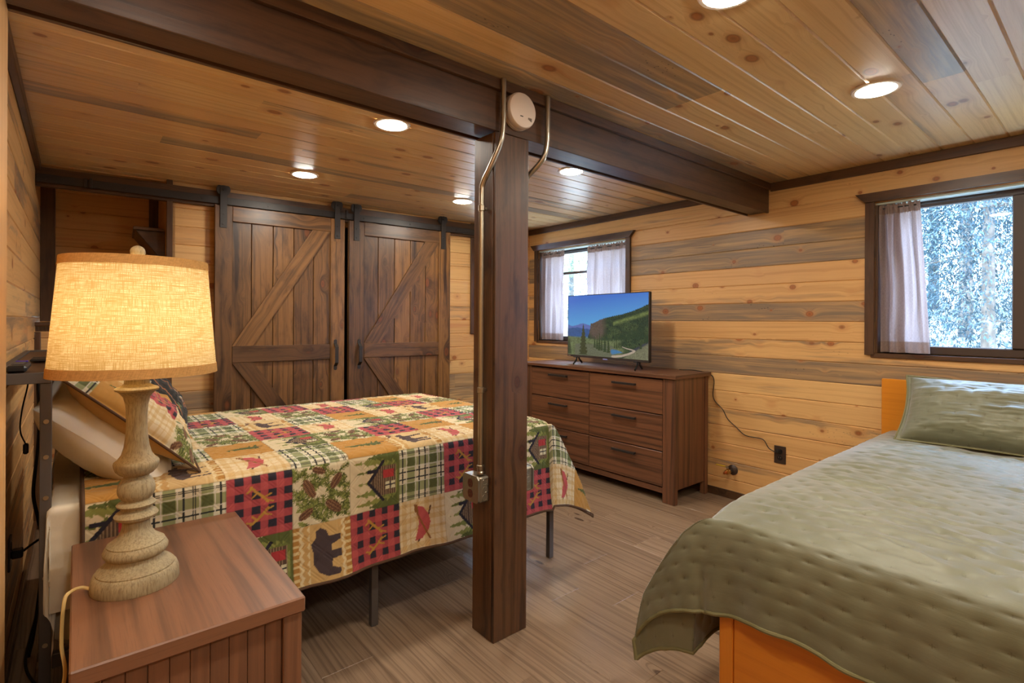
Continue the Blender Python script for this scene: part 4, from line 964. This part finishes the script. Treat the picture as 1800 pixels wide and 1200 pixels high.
def m_canoe(x, y, n):
    x, y = 1-y, x
    c_ = m_tanplaid(x, y, n)
    c_[seg_mask(x, y, [(.42, .16), (.60, .44), (.68, .80)], .017)] = cBRN
    body = poly_mask(x, y, [(.34, .18), (.50, .20), (.64, .34), (.68, .50), (.64, .66), (.52, .82), (.36, .86), (.40, .70), (.44, .52), (.40, .34)])
    c_[body] = cRED
    c_[seg_mask(x, y, [(.66, .18), (.50, .50), (.36, .78)], .017)] = C3('8c5b2c'); c_[poly_mask(x, y, [(.34, .74), (.42, .72), (.40, .88), (.32, .90)])] = C3('8c5b2c')
    return c_
def pinetree(c_, x, y, x0, y0, y1, wd, col_, n):
    h = (y1-y)/(y1-y0); half = wd*np.clip(h, 0, 1)*(.45+.55*((h*6) % 1))+(n-.5)*.05
    k = (np.abs(x-x0) < half) & (h > 0) & (h < 1); c_[k] = col_
def m_cabin(x, y, n):
    c_ = full(cOLV, x)
    sky = (y > .38+.25*(n-.5)) & ((x < 1.0)); c_[sky] = C3('d9c6a0')
    for x0, y1, wd, cc in ((.12, .88, .16, '8a8c48'), (.88, .92, .17, '8a8c48'), (.30, .96, .15, '7d8444'), (.70, .86, .15, '6e7438'), (.5, .9, .14, '8f9150'), (.05, .7, .15, '5b6230'), (.95, .7, .15, '5b6230')):
        pinetree(c_, x, y, x0, .05, y1, wd*1.25, C3(cc), n)
    wall = (np.abs(x-.5) < .27) & (y > .08) & (y < .40); c_[wall] = C3('5b4636'); c_[wall & ((y*24 % 1) < .32)] = C3('9b8163')
    gab = poly_mask(x, y, [(.20, .38), (.80, .38), (.5, .60)]); c_[gab] = C3('5b4636'); c_[gab & ((y*24 % 1) < .32)] = C3('9b8163')
    c_[seg_mask(x, y, [(.14, .34), (.5, .64), (.86, .34)], .028)] = C3('2b2630'); c_[(np.abs(x-.70) < .03) & (y > .48) & (y < .66)] = C3('2b2630')
    c_[(np.abs(x-.40) < .07) & (y > .10) & (y < .30)] = C3('d9cfa8'); c_[(np.abs(x-.40) < .012) & (y > .10) & (y < .30)] = cBLK; c_[(np.abs(x-.40) < .07) & (np.abs(y-.2) < .012)] = cBLK
    c_[(np.abs(x-.62) < .08) & (y > .12) & (y < .34)] = C3('b03a3a')
    return c_
def m_cone(x, y, n):
    c_ = full(C3('d6c6a2'), x); a = fbm(x*9, y*9+3, 3); r_ = np.random.RandomState(3)
    for k in range(90):
        px, py, an = r_.rand(), r_.rand(), r_.rand()*2*PI; L = .22
        kx = seg_mask(x, y, [(px, py), (px+L*math.cos(an), py+L*math.sin(an))], .016+.0*an); c_[kx] = C3(('6d7236', '4d5426', '868a48')[k % 3])
        for j in range(5):
            f_ = j/5; bx_, by = px+L*f_*math.cos(an), py+L*f_*math.sin(an)
            for s in (-1, 1): c_[seg_mask(x, y, [(bx_, by), (bx_+.07*math.cos(an+s*.7), by+.07*math.sin(an+s*.7))], .007)] = C3(('6d7236', '4d5426', '868a48')[(k+j) % 3])
    for px, py, an, L, W_ in ((.25, .30, .9, .17, .085), (.68, .25, -.6, .15, .075), (.62, .72, .5, .18, .08), (.20, .78, -1.0, .14, .07), (.9, .55, 1.2, .12, .06)):
        u_ = (x-px)*math.cos(an)+(y-py)*math.sin(an); v_ = -(x-px)*math.sin(an)+(y-py)*math.cos(an); k = (u_/L)**2+(v_/W_)**2 < 1
        c_[k] = cBRN; k2 = k & ((np.sin(u_*110+v_*60)*np.sin(u_*110-v_*60)) > .25); c_[k2] = C3('8f6a48')
    return c_
def m_must(x, y, n):
    c_ = full(cMUS, x); pinetree(c_, x, y, .5, .16, .88, .17, C3('565c2c'), n); c_[(np.abs(x-.5) < .02) & (y > .08) & (y < .2)] = cBRN; return c_
def zig(x, y):
    c_ = full(cTAN, x); k = (np.abs(((x*7) % 1)-.5)*.7+y*7) % 1 < .38; c_[k] = C3('dcc698'); edge = (np.abs(y-.5) > .40); c_[edge] = C3('b07f3e'); c_[edge & ((x*9 % 1) < .4)] = C3('d8bd86')
    return c_
BEAR = [(.10, .22), (.18, .20), (.24, .36), (.36, .34), (.38, .18), (.50, .18), (.50, .36), (.60, .36), (.66, .20), (.76, .20), (.76, .40), (.86, .44), (.92, .54), (.86, .62), (.76, .62), (.66, .70), (.50, .66), (.32, .66), (.18, .58), (.10, .44)]
MOOSE = [(.16, .55), (.20, .62), (.40, .66), (.56, .70), (.66, .66), (.76, .70), (.88, .60), (.86, .54), (.76, .56), (.70, .46), (.70, .16), (.65, .16), (.63, .42), (.52, .46), (.40, .44), (.38, .16), (.33, .16), (.32, .42), (.26, .44), (.25, .16), (.20, .16), (.20, .46)]
def m_bear(x, y, n):
    c_ = zig(x, y); c_[np.abs(y-.45) < .27] = C3('c9a468'); c_[poly_mask(x, y, BEAR)] = C3('4a3c3c'); return c_
def m_moose(x, y, n):
    c_ = zig(x, y); c_[np.abs(y-.45) < .30] = C3('d2b27c'); k = poly_mask(x, y, MOOSE); c_[k] = C3('4d3a35')
    k = seg_mask(x, y, [(.80, .68), (.90, .82), (.80, .80), (.72, .86)], .025); c_[k] = C3('6b4a36'); return c_
MOT = {'R': m_red, 'G': m_green, 'C': m_cabin, 'P': m_cone, 'M': m_must, 'B': m_bear, 'E': m_moose, 'K': m_canoe, 'T': m_tanplaid}
CELL = .2125
ROWS = ['MTCBRKCGRKMC',      # row 0: hem of the near drape; columns from the headboard
        'CGRPCGRMCGPR',
        'MEKGMEKMPKRG',
        'PGMCPRMCRMKE',
        'RKPRKCPRGCPR',
        'CMGEGMKEMKGC',
        'GCRKPRCRPCRM',
        'MPGCRKGMKREG', 'RKMPCGREPKCM', 'CGEKMPRCGEMP', 'MRCGPKMRCGPK']
def quilt_colors(a, w_):
    col_ = np.zeros(a.shape+(3,)); ca_ = (a-.155)/.2115+1; ci = np.floor(ca_).astype(int).clip(0, 11); ri = np.floor(w_/CELL).astype(int).clip(0, 10)
    fx = ca_-np.floor(ca_); fw = w_/CELL-np.floor(w_/CELL); nn = fbm(a*60, w_*60, 2)
    for r in range(11):
        for c_ in range(12):
            k = (ri == r) & (ci == c_)
            if not k.any(): continue
            ii, jj = np.where(k); s = (slice(ii.min(), ii.max()+1), slice(jj.min(), jj.max()+1))
            x = fw[s]; y = 1-fx[s]
            cc = MOT[ROWS[r][c_]](x, y, nn[s]*1.3); kk = k[s]; tmp = col_[s]; tmp[kk] = cc[kk]; col_[s] = tmp
    seam = (np.minimum(fx, 1-fx)*.2115 < .0018)|(np.minimum(fw, 1-fw)*CELL < .0018); col_[seam] *= .72
    return col_*.95
def quilt_bump(a, w_):
    """quilting lines: nested diamonds"""
    def ln(q, p, wd): d = np.abs((q/p) % 1-.5)*p; return np.exp(-(d/wd)**2)
    s = a+w_; d = a-w_
    b_ = np.maximum.reduce([ln(s, .106, .0028), ln(s+.012, .106, .0028), ln(d, .106, .0028), ln(d+.012, .106, .0028), ln(a, .2115, .0028)*.8])
    puff = np.abs(np.sin(PI*s/.106)*np.sin(PI*d/.106))**.5
    return -.0028*b_+.0022*puff
# profile across the bed from the near hem over the top to the far hem
pf = [(1.905, .292), (1.918, .38), (1.925, .50), (1.928, .62), (1.930, .69), (1.937, .712), (1.955, .727), (1.99, .733), (2.1, .737), (2.3, .740), (2.65, .742), (3.1, .739), (3.28, .732), (3.33, .715), (3.35, .68), (3.362, .55), (3.37, .40)]
pp = np.array(catmull([(p[0], p[1], 0) for p in pf], 12))[:, :2]; sl_ = np.concatenate([[0], np.cumsum(np.hypot(*np.diff(pp, axis=0).T))])
wg = np.concatenate([np.arange(0, .78, .0027), np.arange(.78, sl_[-1], .0055)])
ag = np.arange(0, 2.30, .0031)
Ag, Wg = np.meshgrid(ag, wg, indexing='ij'); W0 = .432; A0 = 1.850
p_ = np.maximum(0, Ag-A0); q_ = np.maximum(0, W0-Wg); Wc = np.where(p_ > 0, np.maximum(Wg, W0), Wg)
Y = np.interp(Wc, sl_, pp[:, 0]); Z = np.interp(Wc, sl_, pp[:, 1])
X = .016+np.minimum(Ag, A0)
r_ = np.hypot(p_, q_); th = np.arctan2(p_, q_); TR = math.radians(45); corner = (p_ > 0) & (q_ > 0)
af = np.where(corner, math.radians(27)*np.where(th < TR, th/TR, 1-(th-TR)/(PI/2-TR)), 0)
out = .03*(1-np.exp(-r_/.03)); outp = .03*(1-np.exp(-p_/.03))
X = X+np.where(p_ > 0, np.where(corner, r_*np.sin(af)+out*np.sin(th)*.6, outp*.6), 0)+.05*p_*np.sin(th)**2
Y = np.where(corner, 1.93-.012-.05*r_*np.sin(2*th)-.012*np.cos(th)*np.clip(q_/.2, 0, 1), Y)
Z = np.where(p_ > 0, np.where(corner, .722-(r_*np.cos(af)-out*.7), Z-(p_-outp*.7)), Z)
hang = np.clip(q_/W0, 0, 1)
Y = Y-.014*np.sin(Ag*2*PI/.62+.6)*hang**1.5-.006*np.sin(Ag*2*PI/.23)*hang**2
top = np.clip((Wg-W0)/.1, 0, 1)*(p_ == 0)
Z = Z+top*(.012*(fbm(Ag*3.1, Wg*3.1, 3)-.45))+.004*np.sin(Ag*9)*hang*0
nq = grid_normals(X, Y, Z); sgn = np.sign((nq[..., 2]*top).sum()) or 1
h = (quilt_bump(Ag, Wg)+.0025*(fbm(Ag*26, Wg*26, 2)-.4)+.0016*np.sin(Wg*2*PI/.03+fbm(Ag*8, Wg*4, 2)*9)*top)*sgn
X = X+nq[..., 0]*h; Y = Y+nq[..., 1]*h; Z = Z+nq[..., 2]*h
print('quilt grid', X.shape)
qo = grid_mesh('patchwork_quilt', X, Y, Z, 'quilt', col=quilt_colors(Ag, Wg), uv=(Ag, Wg), label='red, green and tan patchwork quilt with cabins and bears, spread on the left bed', category='quilt')
edge = [(X[i, 0], Y[i, 0], Z[i, 0]) for i in range(0, X.shape[0], 4)]+[(X[-1, j], Y[-1, j], Z[-1, j]) for j in range(0, X.shape[1], 5)]
m = MB(); m.tube(edge, .0055, 8); m.build('binding', 'binding', qo)
m = MB(); m.tube([(X[0, j], Y[0, j], Z[0, j]) for j in range(0, X.shape[1], 5)], .0055, 8); m.build('binding', 'binding', qo)

# pillows
def pillow(name, M4, W_, H_, T_, mat, colf=None, pip=None, seed=0, flange=0.0, n=120, label='', cat='pillow', uvs=1.0, pw=2.6, puck=None):
    o = thing(name, label, cat, M4=M4)
    u = np.linspace(-1, 1, n); U, V = np.meshgrid(u, u, indexing='ij')
    e = 1-flange
    dome = (1-np.clip(np.abs(U)/e, 0, 1)**pw)**.55*(1-np.clip(np.abs(V)/e, 0, 1)**pw)**.55
    pinch = 1-.055*(1-np.abs(V)**2)*np.abs(U)**2; pinch2 = 1-.055*(1-np.abs(U)**2)*np.abs(V)**2
    Xx = U*W_/2*pinch; Yy = V*H_/2*pinch2
    wr = (fbm(U*3+seed, V*3+seed, 3)-.45)*.04*np.clip(dome, 0, 1)+(fbm(U*2.5+seed, V*9+seed*2, 3)-.45)*.022*np.clip(dome, 0, 1)+(fbm(U*11+seed, V*5, 2)-.4)*.006
    for s, nm in ((1, 'front_cloth'), (-1, 'back_cloth')):
        Z_ = s*(T_/2*dome)+wr*(1 if s > 0 else .4)+ (.02*np.sin(U*3+seed)*.0)
        if puck is not None and s > 0: Z_ = Z_+puck(U*W_/2, V*H_/2)*dome
        a, b_, c_ = (Xx, Yy, Z_) if s > 0 else (Xx[::-1], Yy[::-1], Z_[::-1])
        col_ = None
        if colf is not None:
            col_ = colf(U*W_/2+W_/2, V*H_/2+H_/2) if s > 0 else np.ones(U.shape+(3,))*C3('c9a468')
            if s < 0: col_ = col_[::-1]
        grid_mesh(nm, a, b_, c_, mat, col=col_, uv=((U if s > 0 else U[::-1])*W_/2*uvs, V*H_/2*uvs), parent=o)
    if pip:
        ring = [(Xx[i, 0], Yy[i, 0], 0) for i in range(n)]+[(Xx[-1, i], Yy[-1, i], 0) for i in range(n)]+[(Xx[i, -1], Yy[i, -1], 0) for i in range(n-1, -1, -1)]+[(Xx[0, i], Yy[0, i], 0) for i in range(n-1, -1, -1)]
        m = MB(); m.tube(ring, .0042, 8); m.build('piping', pip, o)
    return o
def frame(c_, ux, vx, roll=0):
    ux = Vector(ux).normalized(); vx = Vector(vx); vx = (vx-ux*vx.dot(ux)).normalized(); nz_ = ux.cross(vx)
    return Matrix.Translation(c_) @ Matrix((ux, vx, nz_)).transposed().to_4x4()
# local x across the bed (+Y), local y up the slope towards the headboard, local z = ux x vx faces up and to the foot
up = (-.72, 0, .70)
pillow('white_pillow', frame((.090, 2.36, .875), (.05, .95, .12), up), .68, .46, .24, 'linenwhite', seed=2.0, label='plain white pillow leaning at the head of the patchwork bed')
def sham_col(a, b_):
    ia = np.floor(a/.155).astype(int); ib = np.floor(b_/.135).astype(int); fx = a/.155-ia; fy = b_/.135-ib; col_ = np.zeros(a.shape+(3,))
    lay = ['PTKMPG', 'TRMTRC', 'MBTRMG', 'GCMPTR']; nn = fbm(a*60, b_*60, 2)
    for j in range(-1, 5):
        for i in range(-1, 6):
            k = (ia == i) & (ib == j)
            if k.any(): cc = MOT[lay[j % 4][i % 6]](fx, fy, nn); col_[k] = cc[k]
    return col_*.95
pillow('patchwork_sham', frame((.150, 2.25, .950), (.04, .95, .14), up), .52, .50, .15, 'quilt', colf=sham_col, pip='binding', flange=.07, seed=5, n=190, label='patchwork sham with red check and a bear leaning on the white pillow')
def black_col(a, b_):
    col_ = np.ones(a.shape+(3,))*C3('1c1a17'); r_ = np.random.RandomState(5)
    for k in range(34):
        x0, y0 = r_.rand()*.6, r_.rand()*.45; c_ = C3(('5a6a45', 'b0683a', 'b9b09a')[k % 3])
        for j in range(5): an = j*2*PI/5+x0*9; col_[seg_mask(a, b_, [(x0, y0), (x0+.018*math.cos(an), y0+.018*math.sin(an))], .0032)] = c_
    for k in range(6):
        x0 = .05+k*.1; col_[seg_mask(a, b_, [(x0, .08), (x0+.03, .2), (x0-.01, .3), (x0+.02, .42)], .0035)] = C3('a5653a')
    return col_
pillow('black_throw_pillow', frame((.215, 2.70, .965), (.02, 1, .04), (-.60, 0, .80)), .54, .46, .17, 'quilt', colf=black_col, seed=9, n=170, label='black throw pillow with embroidered leaves behind the patchwork sham')
# things on the headboard shelf
t = thing('remote_control', 'long black remote control lying on the headboard shelf', 'remote control', (-.128, 2.03, 1.098))
MB().box((-.022, -.045, 0), (.022, .15, .020), .008).build('remote_body', 'black', t)
m = MB()
for k in range(5): m.box((-.012, .0+k*.025, .020), (.012, .012+k*.025, .0225), .001)
m.build('buttons', 'frame_metal', t)
m = MB(); m.box((-.012, .128, .020), (.016, .146, .0235), .001); m.build('purple_button', 'purple', t)
t = thing('phone', 'thin dark phone lying flat farther along the headboard shelf', 'phone', (-.10, 2.56, 1.098)); MB().box((-.025, -.075, 0), (.025, .075, .008), .003).build('phone_body', 'black', t); MB().box((-.022, -.07, .008), (.022, .07, .0085), 0).build('phone_screen', 'bronze_dark', t)
# cables at the left wall
def cable(name, pts, r, mat, label, plug=None):
    b = Vector(pts[0]); t = thing(name, label, 'cable', tuple(b)); m = MB(); m.tube([p-b for p in catmull(pts, 8)], r, 8); m.build('cable', mat, t)
    if plug:
        m = MB(); m.box(tuple(Vector(plug[0])-b), tuple(Vector(plug[1])-b), .004); m.build('plug', mat, t)
    return t
cable('usb_cable', [(-.120, 2.35, 1.07), (-.125, 2.38, 1.02), (-.135, 2.33, .95), (-.140, 2.35, .88), (-.130, 2.42, .82)], .0022, 'rubber', 'thin black charging cable dangling beneath the headboard shelf', ((-.137, 2.405, .79), (-.123, 2.43, .825)))
cable('power_cable', [(-.120, 2.9, 1.07), (-.120, 2.9, .95), (-.115, 2.88, .82), (-.12, 2.86, .70), (-.13, 2.84, .55), (-.115, 2.82, .45), (-.10, 2.8, .35), (-.105, 2.76, .2), (-.12, 2.7, .05), (-.13, 2.6, .01)], .006, 'rubber', 'thick black cord hanging down behind the metal headboard')
cable('power_cable', [(-.150, 2.70, .37), (-.125, 2.76, .372), (-.10, 2.80, .374), (-.085, 2.83, .35), (-.09, 2.80, .2), (-.12, 2.62, .10), (-.13, 2.45, .06), (-.10, 2.35, .03), (-.06, 2.3, .008)], .0045, 'rubber', 'black cord plugged into the left wall outlet', ((-.182, 2.665, .355), (-.150, 2.705, .385)))
t = thing('wall_outlet', 'brown outlet plate low on the left wall with a black plug', 'outlet', (XL, 2.685, .376)); MB().box((0, -.037, -.060), (.007, .037, .060), .003).build('face_plate', 'bronze', t)
m = MB(); m.lathe([(.0165, 0), (.0165, .0015)], n=20, M4=Matrix.Translation((.007, 0, .024)) @ Matrix.Rotation(PI/2, 4, 'Y')); m.build('receptacle', 'bronze_dark', t)

# ------------------------------------------------------------------ olive bed
O0 = (1.6, .25, 0); YL = .885; YR = -.62
t = thing('wooden_bed_frame', 'honey-orange wooden bed frame under the olive quilt', 'bed frame', O0)
def OP(n_, boxes, bev=.003, par=t): return part(n_, boxes, 'honey', par, O0, bev)
OP('headboard', [((3.515, YR-.02, .10), (3.545, .925, .935))]); OP('headboard_leg', [((3.512, .865, 0), (3.548, .925, .0995))]); OP('headboard_leg', [((3.512, YR-.02, 0), (3.548, YR+.04, .0995))])
OP('footboard', [((1.575, YR+.02, .05), (1.595, .80, .36))]); OP('footboard_post', [((1.57, .8005, 0), (1.61, .845, .38))]); OP('footboard_post', [((1.57, YR-.02, 0), (1.61, YR+.0195, .38))])
OP('side_rail', [((1.6105, .815, .12), (3.511, .84, .34))]); OP('side_rail', [((1.6105, YR, .12), (3.511, YR+.025, .34))])
MB().box((1.60, YR+.03, .30), (3.50, .865, .63), .04).build('mattress', 'mattress', label='mattress hidden beneath the olive quilt', category='mattress')
# the quilt: a counts from the foot hem, w from the hem of the far long side
ga = np.arange(0, 2.32, .0055); gw = np.arange(0, 2.10, .0055); Ag, Wg = np.meshgrid(ga, gw, indexing='ij')
PF, QS = .385, .56; XC, YC, ZT = 1.575, .868, .668
p_ = np.maximum(0, PF-Ag); q_ = np.maximum(0, QS-Wg); r_ = np.hypot(p_, q_); th = np.arctan2(q_, p_)      # th=0: foot only
TR = math.radians(52); PHI = math.radians(24)*(1-.25*np.clip((r_-.45)/.25, 0, 1))
corner = (p_ > 0) & (q_ > 0)
af = np.where(corner, PHI*np.where(th < TR, th/TR, 1-(th-TR)/(PI/2-TR)), 0)          # angle from the vertical within the hanging fold
X = XC+np.maximum(0, Ag-PF); Y = YC-np.maximum(0, Wg-QS)
ro = .11; out = ro*(1-np.exp(-r_/ro))
drop = r_*np.cos(af)
Z = ZT-np.maximum(0, drop-out*.8)
X = X-np.where(p_ > 0, out*np.cos(th)*.5, 0)-np.where(corner, .03*r_*np.sin(2*th), 0)
Y = Y+np.where(q_ > 0, out*np.sin(th)*.5, 0)+r_*np.sin(af)+.03*q_
# a second soft pleat beside the corner
pl = np.exp(-((Wg-QS+.03)/.035)**2)*np.clip(p_/PF, 0, 1)**1.5*(p_ > 0); X = X+.022*pl
hangf = np.clip(p_/PF, 0, 1)*(q_ == 0); hx = np.clip(p_/PF, 0, 1)
# the foot hem hangs deeper towards the right of the bed in a soft wave
Y0_ = YC-Wg+QS
Z = Z-hangf*(-.035*np.exp(-((Y0_-.62)/.20)**2)+.0)
X = X-hx*(.012*np.sin(Y0_*2*PI/.55+1.0)+.008*np.sin(Y0_*2*PI/.21))*np.clip((YC-Y0_+.2)*4, 0, 1)
topm = ((p_ == 0) & (q_ == 0))
fade = np.clip((Ag-PF)/.15, 0, 1)*np.clip((Wg-QS)/.15, 0, 1)
Z = Z+fade*(.018*(fbm(X*2.2+3, Y*2.2, 3)-.4)-.02*np.clip((X-2.9)/.5, 0, 1))
Z = Z-.03*np.where(Ag < PF, 1, np.clip(1-(Ag-PF)/.26, 0, 1)**2)-.015*np.where(Wg < QS, 1, np.clip(1-(Wg-QS)/.18, 0, 1)**2)
no = grid_normals(X, Y, Z); sgn = np.sign((no[..., 2]*topm).sum())
def lat(a, b_, oa, ob):
    x = ((a/.11+oa) % 1-.5)*.11; y = ((b_/.09+ob) % 1-.5)*.09; return x, y
def pucker(a, b_, amp=.0075):
    h_ = 0
    x1, y1 = lat(a, b_, .5, .5); x2, y2 = lat(a, b_, 0, 0)
    d1 = np.hypot(x1*1.25, y1*.8); d2 = np.hypot(x2*1.25, y2*.8); d = np.minimum(d1, d2)
    h_ = -amp*np.exp(-(d/.016)**1.2)
    w1 = np.where(d1 < d2, x1, x2); v1 = np.where(d1 < d2, y1, y2)
    h_ = h_-.30*amp*np.exp(-(w1/.005)**2)*np.exp(-(v1/.026)**2)*(fbm(a*9, b_*9, 2) > .33)     # crease each side of a stitch
    return h_
h = pucker(Ag, Wg)*np.clip(.55+fade, 0, 1)*np.clip(np.abs(Wg-QS-.03)/.05, 0, 1)+.013*(fbm(Ag*24, Wg*5, 3)-.45)*np.clip(fade+.15, 0, 1)+.010*(fbm(Ag*6+9, Wg*6, 2)-.4)*(1-fade)+.006*(np.abs(fbm(Ag*13+2, Wg*3.2, 2)-.38) < .03)*0+.012*np.exp(-((fbm(Ag*11+2, Wg*3.0, 2)-.40)/.035)**2)*fade*.6
h = h*sgn
X = X+no[..., 0]*h; Y = Y+no[..., 1]*h; Z = np.maximum(.012, Z+no[..., 2]*h)
oq = grid_mesh('olive_quilt', X, Y, Z, 'olive', uv=(Ag, Wg), label='olive green stitched quilt spread over the right bed', category='quilt')
edge = [(X[i, 0], Y[i, 0], Z[i, 0]) for i in range(X.shape[0]-1, -1, -3)]+[(X[0, j], Y[0, j], Z[0, j]) for j in range(0, X.shape[1], 3)]
m = MB(); m.tube(edge, .0065, 8); m.build('hem_edge', 'olive_edge', oq)
pillow('olive_sham', frame((3.325, .39, .812), (0, -1, .0), (.56, 0, .80)), .80, .38, .20, 'olive', pip='olive_edge', flange=.05, seed=4, n=150, label='olive stitched pillow sham leaning on the wooden headboard', puck=lambda a, b_: pucker(a, b_, .006))

# ------------------------------------------------------------------ outside: slope and conifers
gx = np.linspace(XW+.45, 26, 60); gy = np.linspace(-14, 18, 70); GX, GY = np.meshgrid(gx, gy, indexing='ij')
GZ = .55+.10*(GX-4)+.5*(fbm(GX*.4, GY*.4, 3)-.45)
grid_mesh('ground_outside', GX, GY, GZ, 'rock', uv=(GX, GY), kind='structure')
GX, GY = np.meshgrid(np.linspace(-6, XW+.46, 30), np.linspace(5.6, 18, 40), indexing='ij')
grid_mesh('ground_outside', GX, GY, .45+.12*(GY-5.6)+.4*(fbm(GX*.4+30, GY*.4, 3)-.45), 'rock', uv=(GX, GY), kind='structure')
def gz(x, y): return .55+.10*(x-4)
def tree_mesh(seed, H, R0, mat, ncl, leaf, conifer=True):
    r = random.Random(seed); m = MB(); vs = []; fs = []
    for k in range(ncl):
        h_ = (r.random()**.8)*.95+.04 if conifer else r.uniform(.3, 1)
        rad = R0*(1-h_)**.7+.12 if conifer else R0*math.sqrt(max(0, 1-((h_-.62)/.40)**2))
        a = r.uniform(0, 2*PI); q = rad*math.sqrt(r.uniform(.15, 1)); c_ = Vector((q*math.cos(a), q*math.sin(a), h_*H-(.25*q if conifer else 0)))
        out_ = Vector((math.cos(a), math.sin(a), r.uniform(-.7, .2))).normalized(); L = leaf*r.uniform(.6, 1.3)
        side = out_.cross(Vector((r.uniform(-1, 1), r.uniform(-1, 1), r.uniform(-.3, 1)))).normalized()
        for j in range(3):
            d = (out_+side*(j-1)*.7).normalized()*L; wv_ = d.cross(Vector((0, 0, 1))).normalized()*L*.11
            o_ = len(vs); vs += [c_, c_+d*.5+wv_, c_+d, c_+d*.5-wv_]; fs.append((o_, o_+1, o_+2, o_+3))
    m.add(vs, fs); me_f = m
    m2 = MB(); m2.lathe([(.013*H, 0), (.009*H, H*.4), (.002*H, H*.97)], n=10)
    for k in range(26):
        h_ = r.uniform(.12, .85); a = r.uniform(0, 2*PI); L = R0*(1-h_)*.9 if conifer else R0*.6
        m2.cyl((0, 0, h_*H), (L*math.cos(a), L*math.sin(a), h_*H-.15*L+(0 if conifer else .5*L)), .012, 5, .004)
    return me_f, m2
protos = {}
def tree(kind, x, y, s, rot, label, grp=None):
    t = thing('conifer_tree' if kind != 'aspen' else 'leafy_tree', label, 'tree', (x, y, gz(x, y)-.1)); t.rotation_euler.z = rot; t.scale = (s, s, s)
    if kind not in protos:
        a = {'dark': (1, 7.0, 1.9, 'needles', 40000, .075), 'pale': (2, 6.0, 1.8, 'needles2', 40000, .07), 'aspen': (3, 6.0, 2.0, 'leaves', 30000, .05)}[kind]
        f_, tr_ = tree_mesh(a[0], a[1], a[2], a[3], a[4], a[5], kind != 'aspen')
        protos[kind] = (f_.build('foliage', a[3], t), tr_.build('trunk', 'bark', t))
    else:
        for p in protos[kind]:
            c_ = p.copy(); COL.objects.link(c_); c_.parent = t
    return t
spots = [('pale', 6.3, .85, .72, 'pale conifer standing closest outside the window above the olive bed'), ('dark', 9.4, 1.5, .95, 'dark conifer behind the pale one, outside the right window'),
         ('dark', 9.2, -2.3, 1.0, 'dark conifer at the right behind the sash bar of the right window'), ('pale', 13.2, 2.6, 1.25, 'tall pale conifer deepest in the right window'),
         ('dark', 13.0, -1.2, 1.2, 'tall dark conifer far outside the right window'),
         ('aspen', 6.9, 7.2, .78, 'light green leafy tree outside the far window'), ('aspen', 10.2, 8.9, 1.05, 'taller light green leafy tree deeper outside the far window'),
         ('pale', 10.6, 5.4, 1.0, 'pale conifer right of the leafy trees of the far window'), ('dark', 3.4, 9.6, .9, 'dark conifer outside the window on the closet wall, hidden behind the post'),
         ('dark', 13.0, 12.4, 1.2, 'dark conifer farthest behind the far window')]
for i, (k, x, y, s, l) in enumerate(spots): tree(k, x, y, s, i*1.3, l)
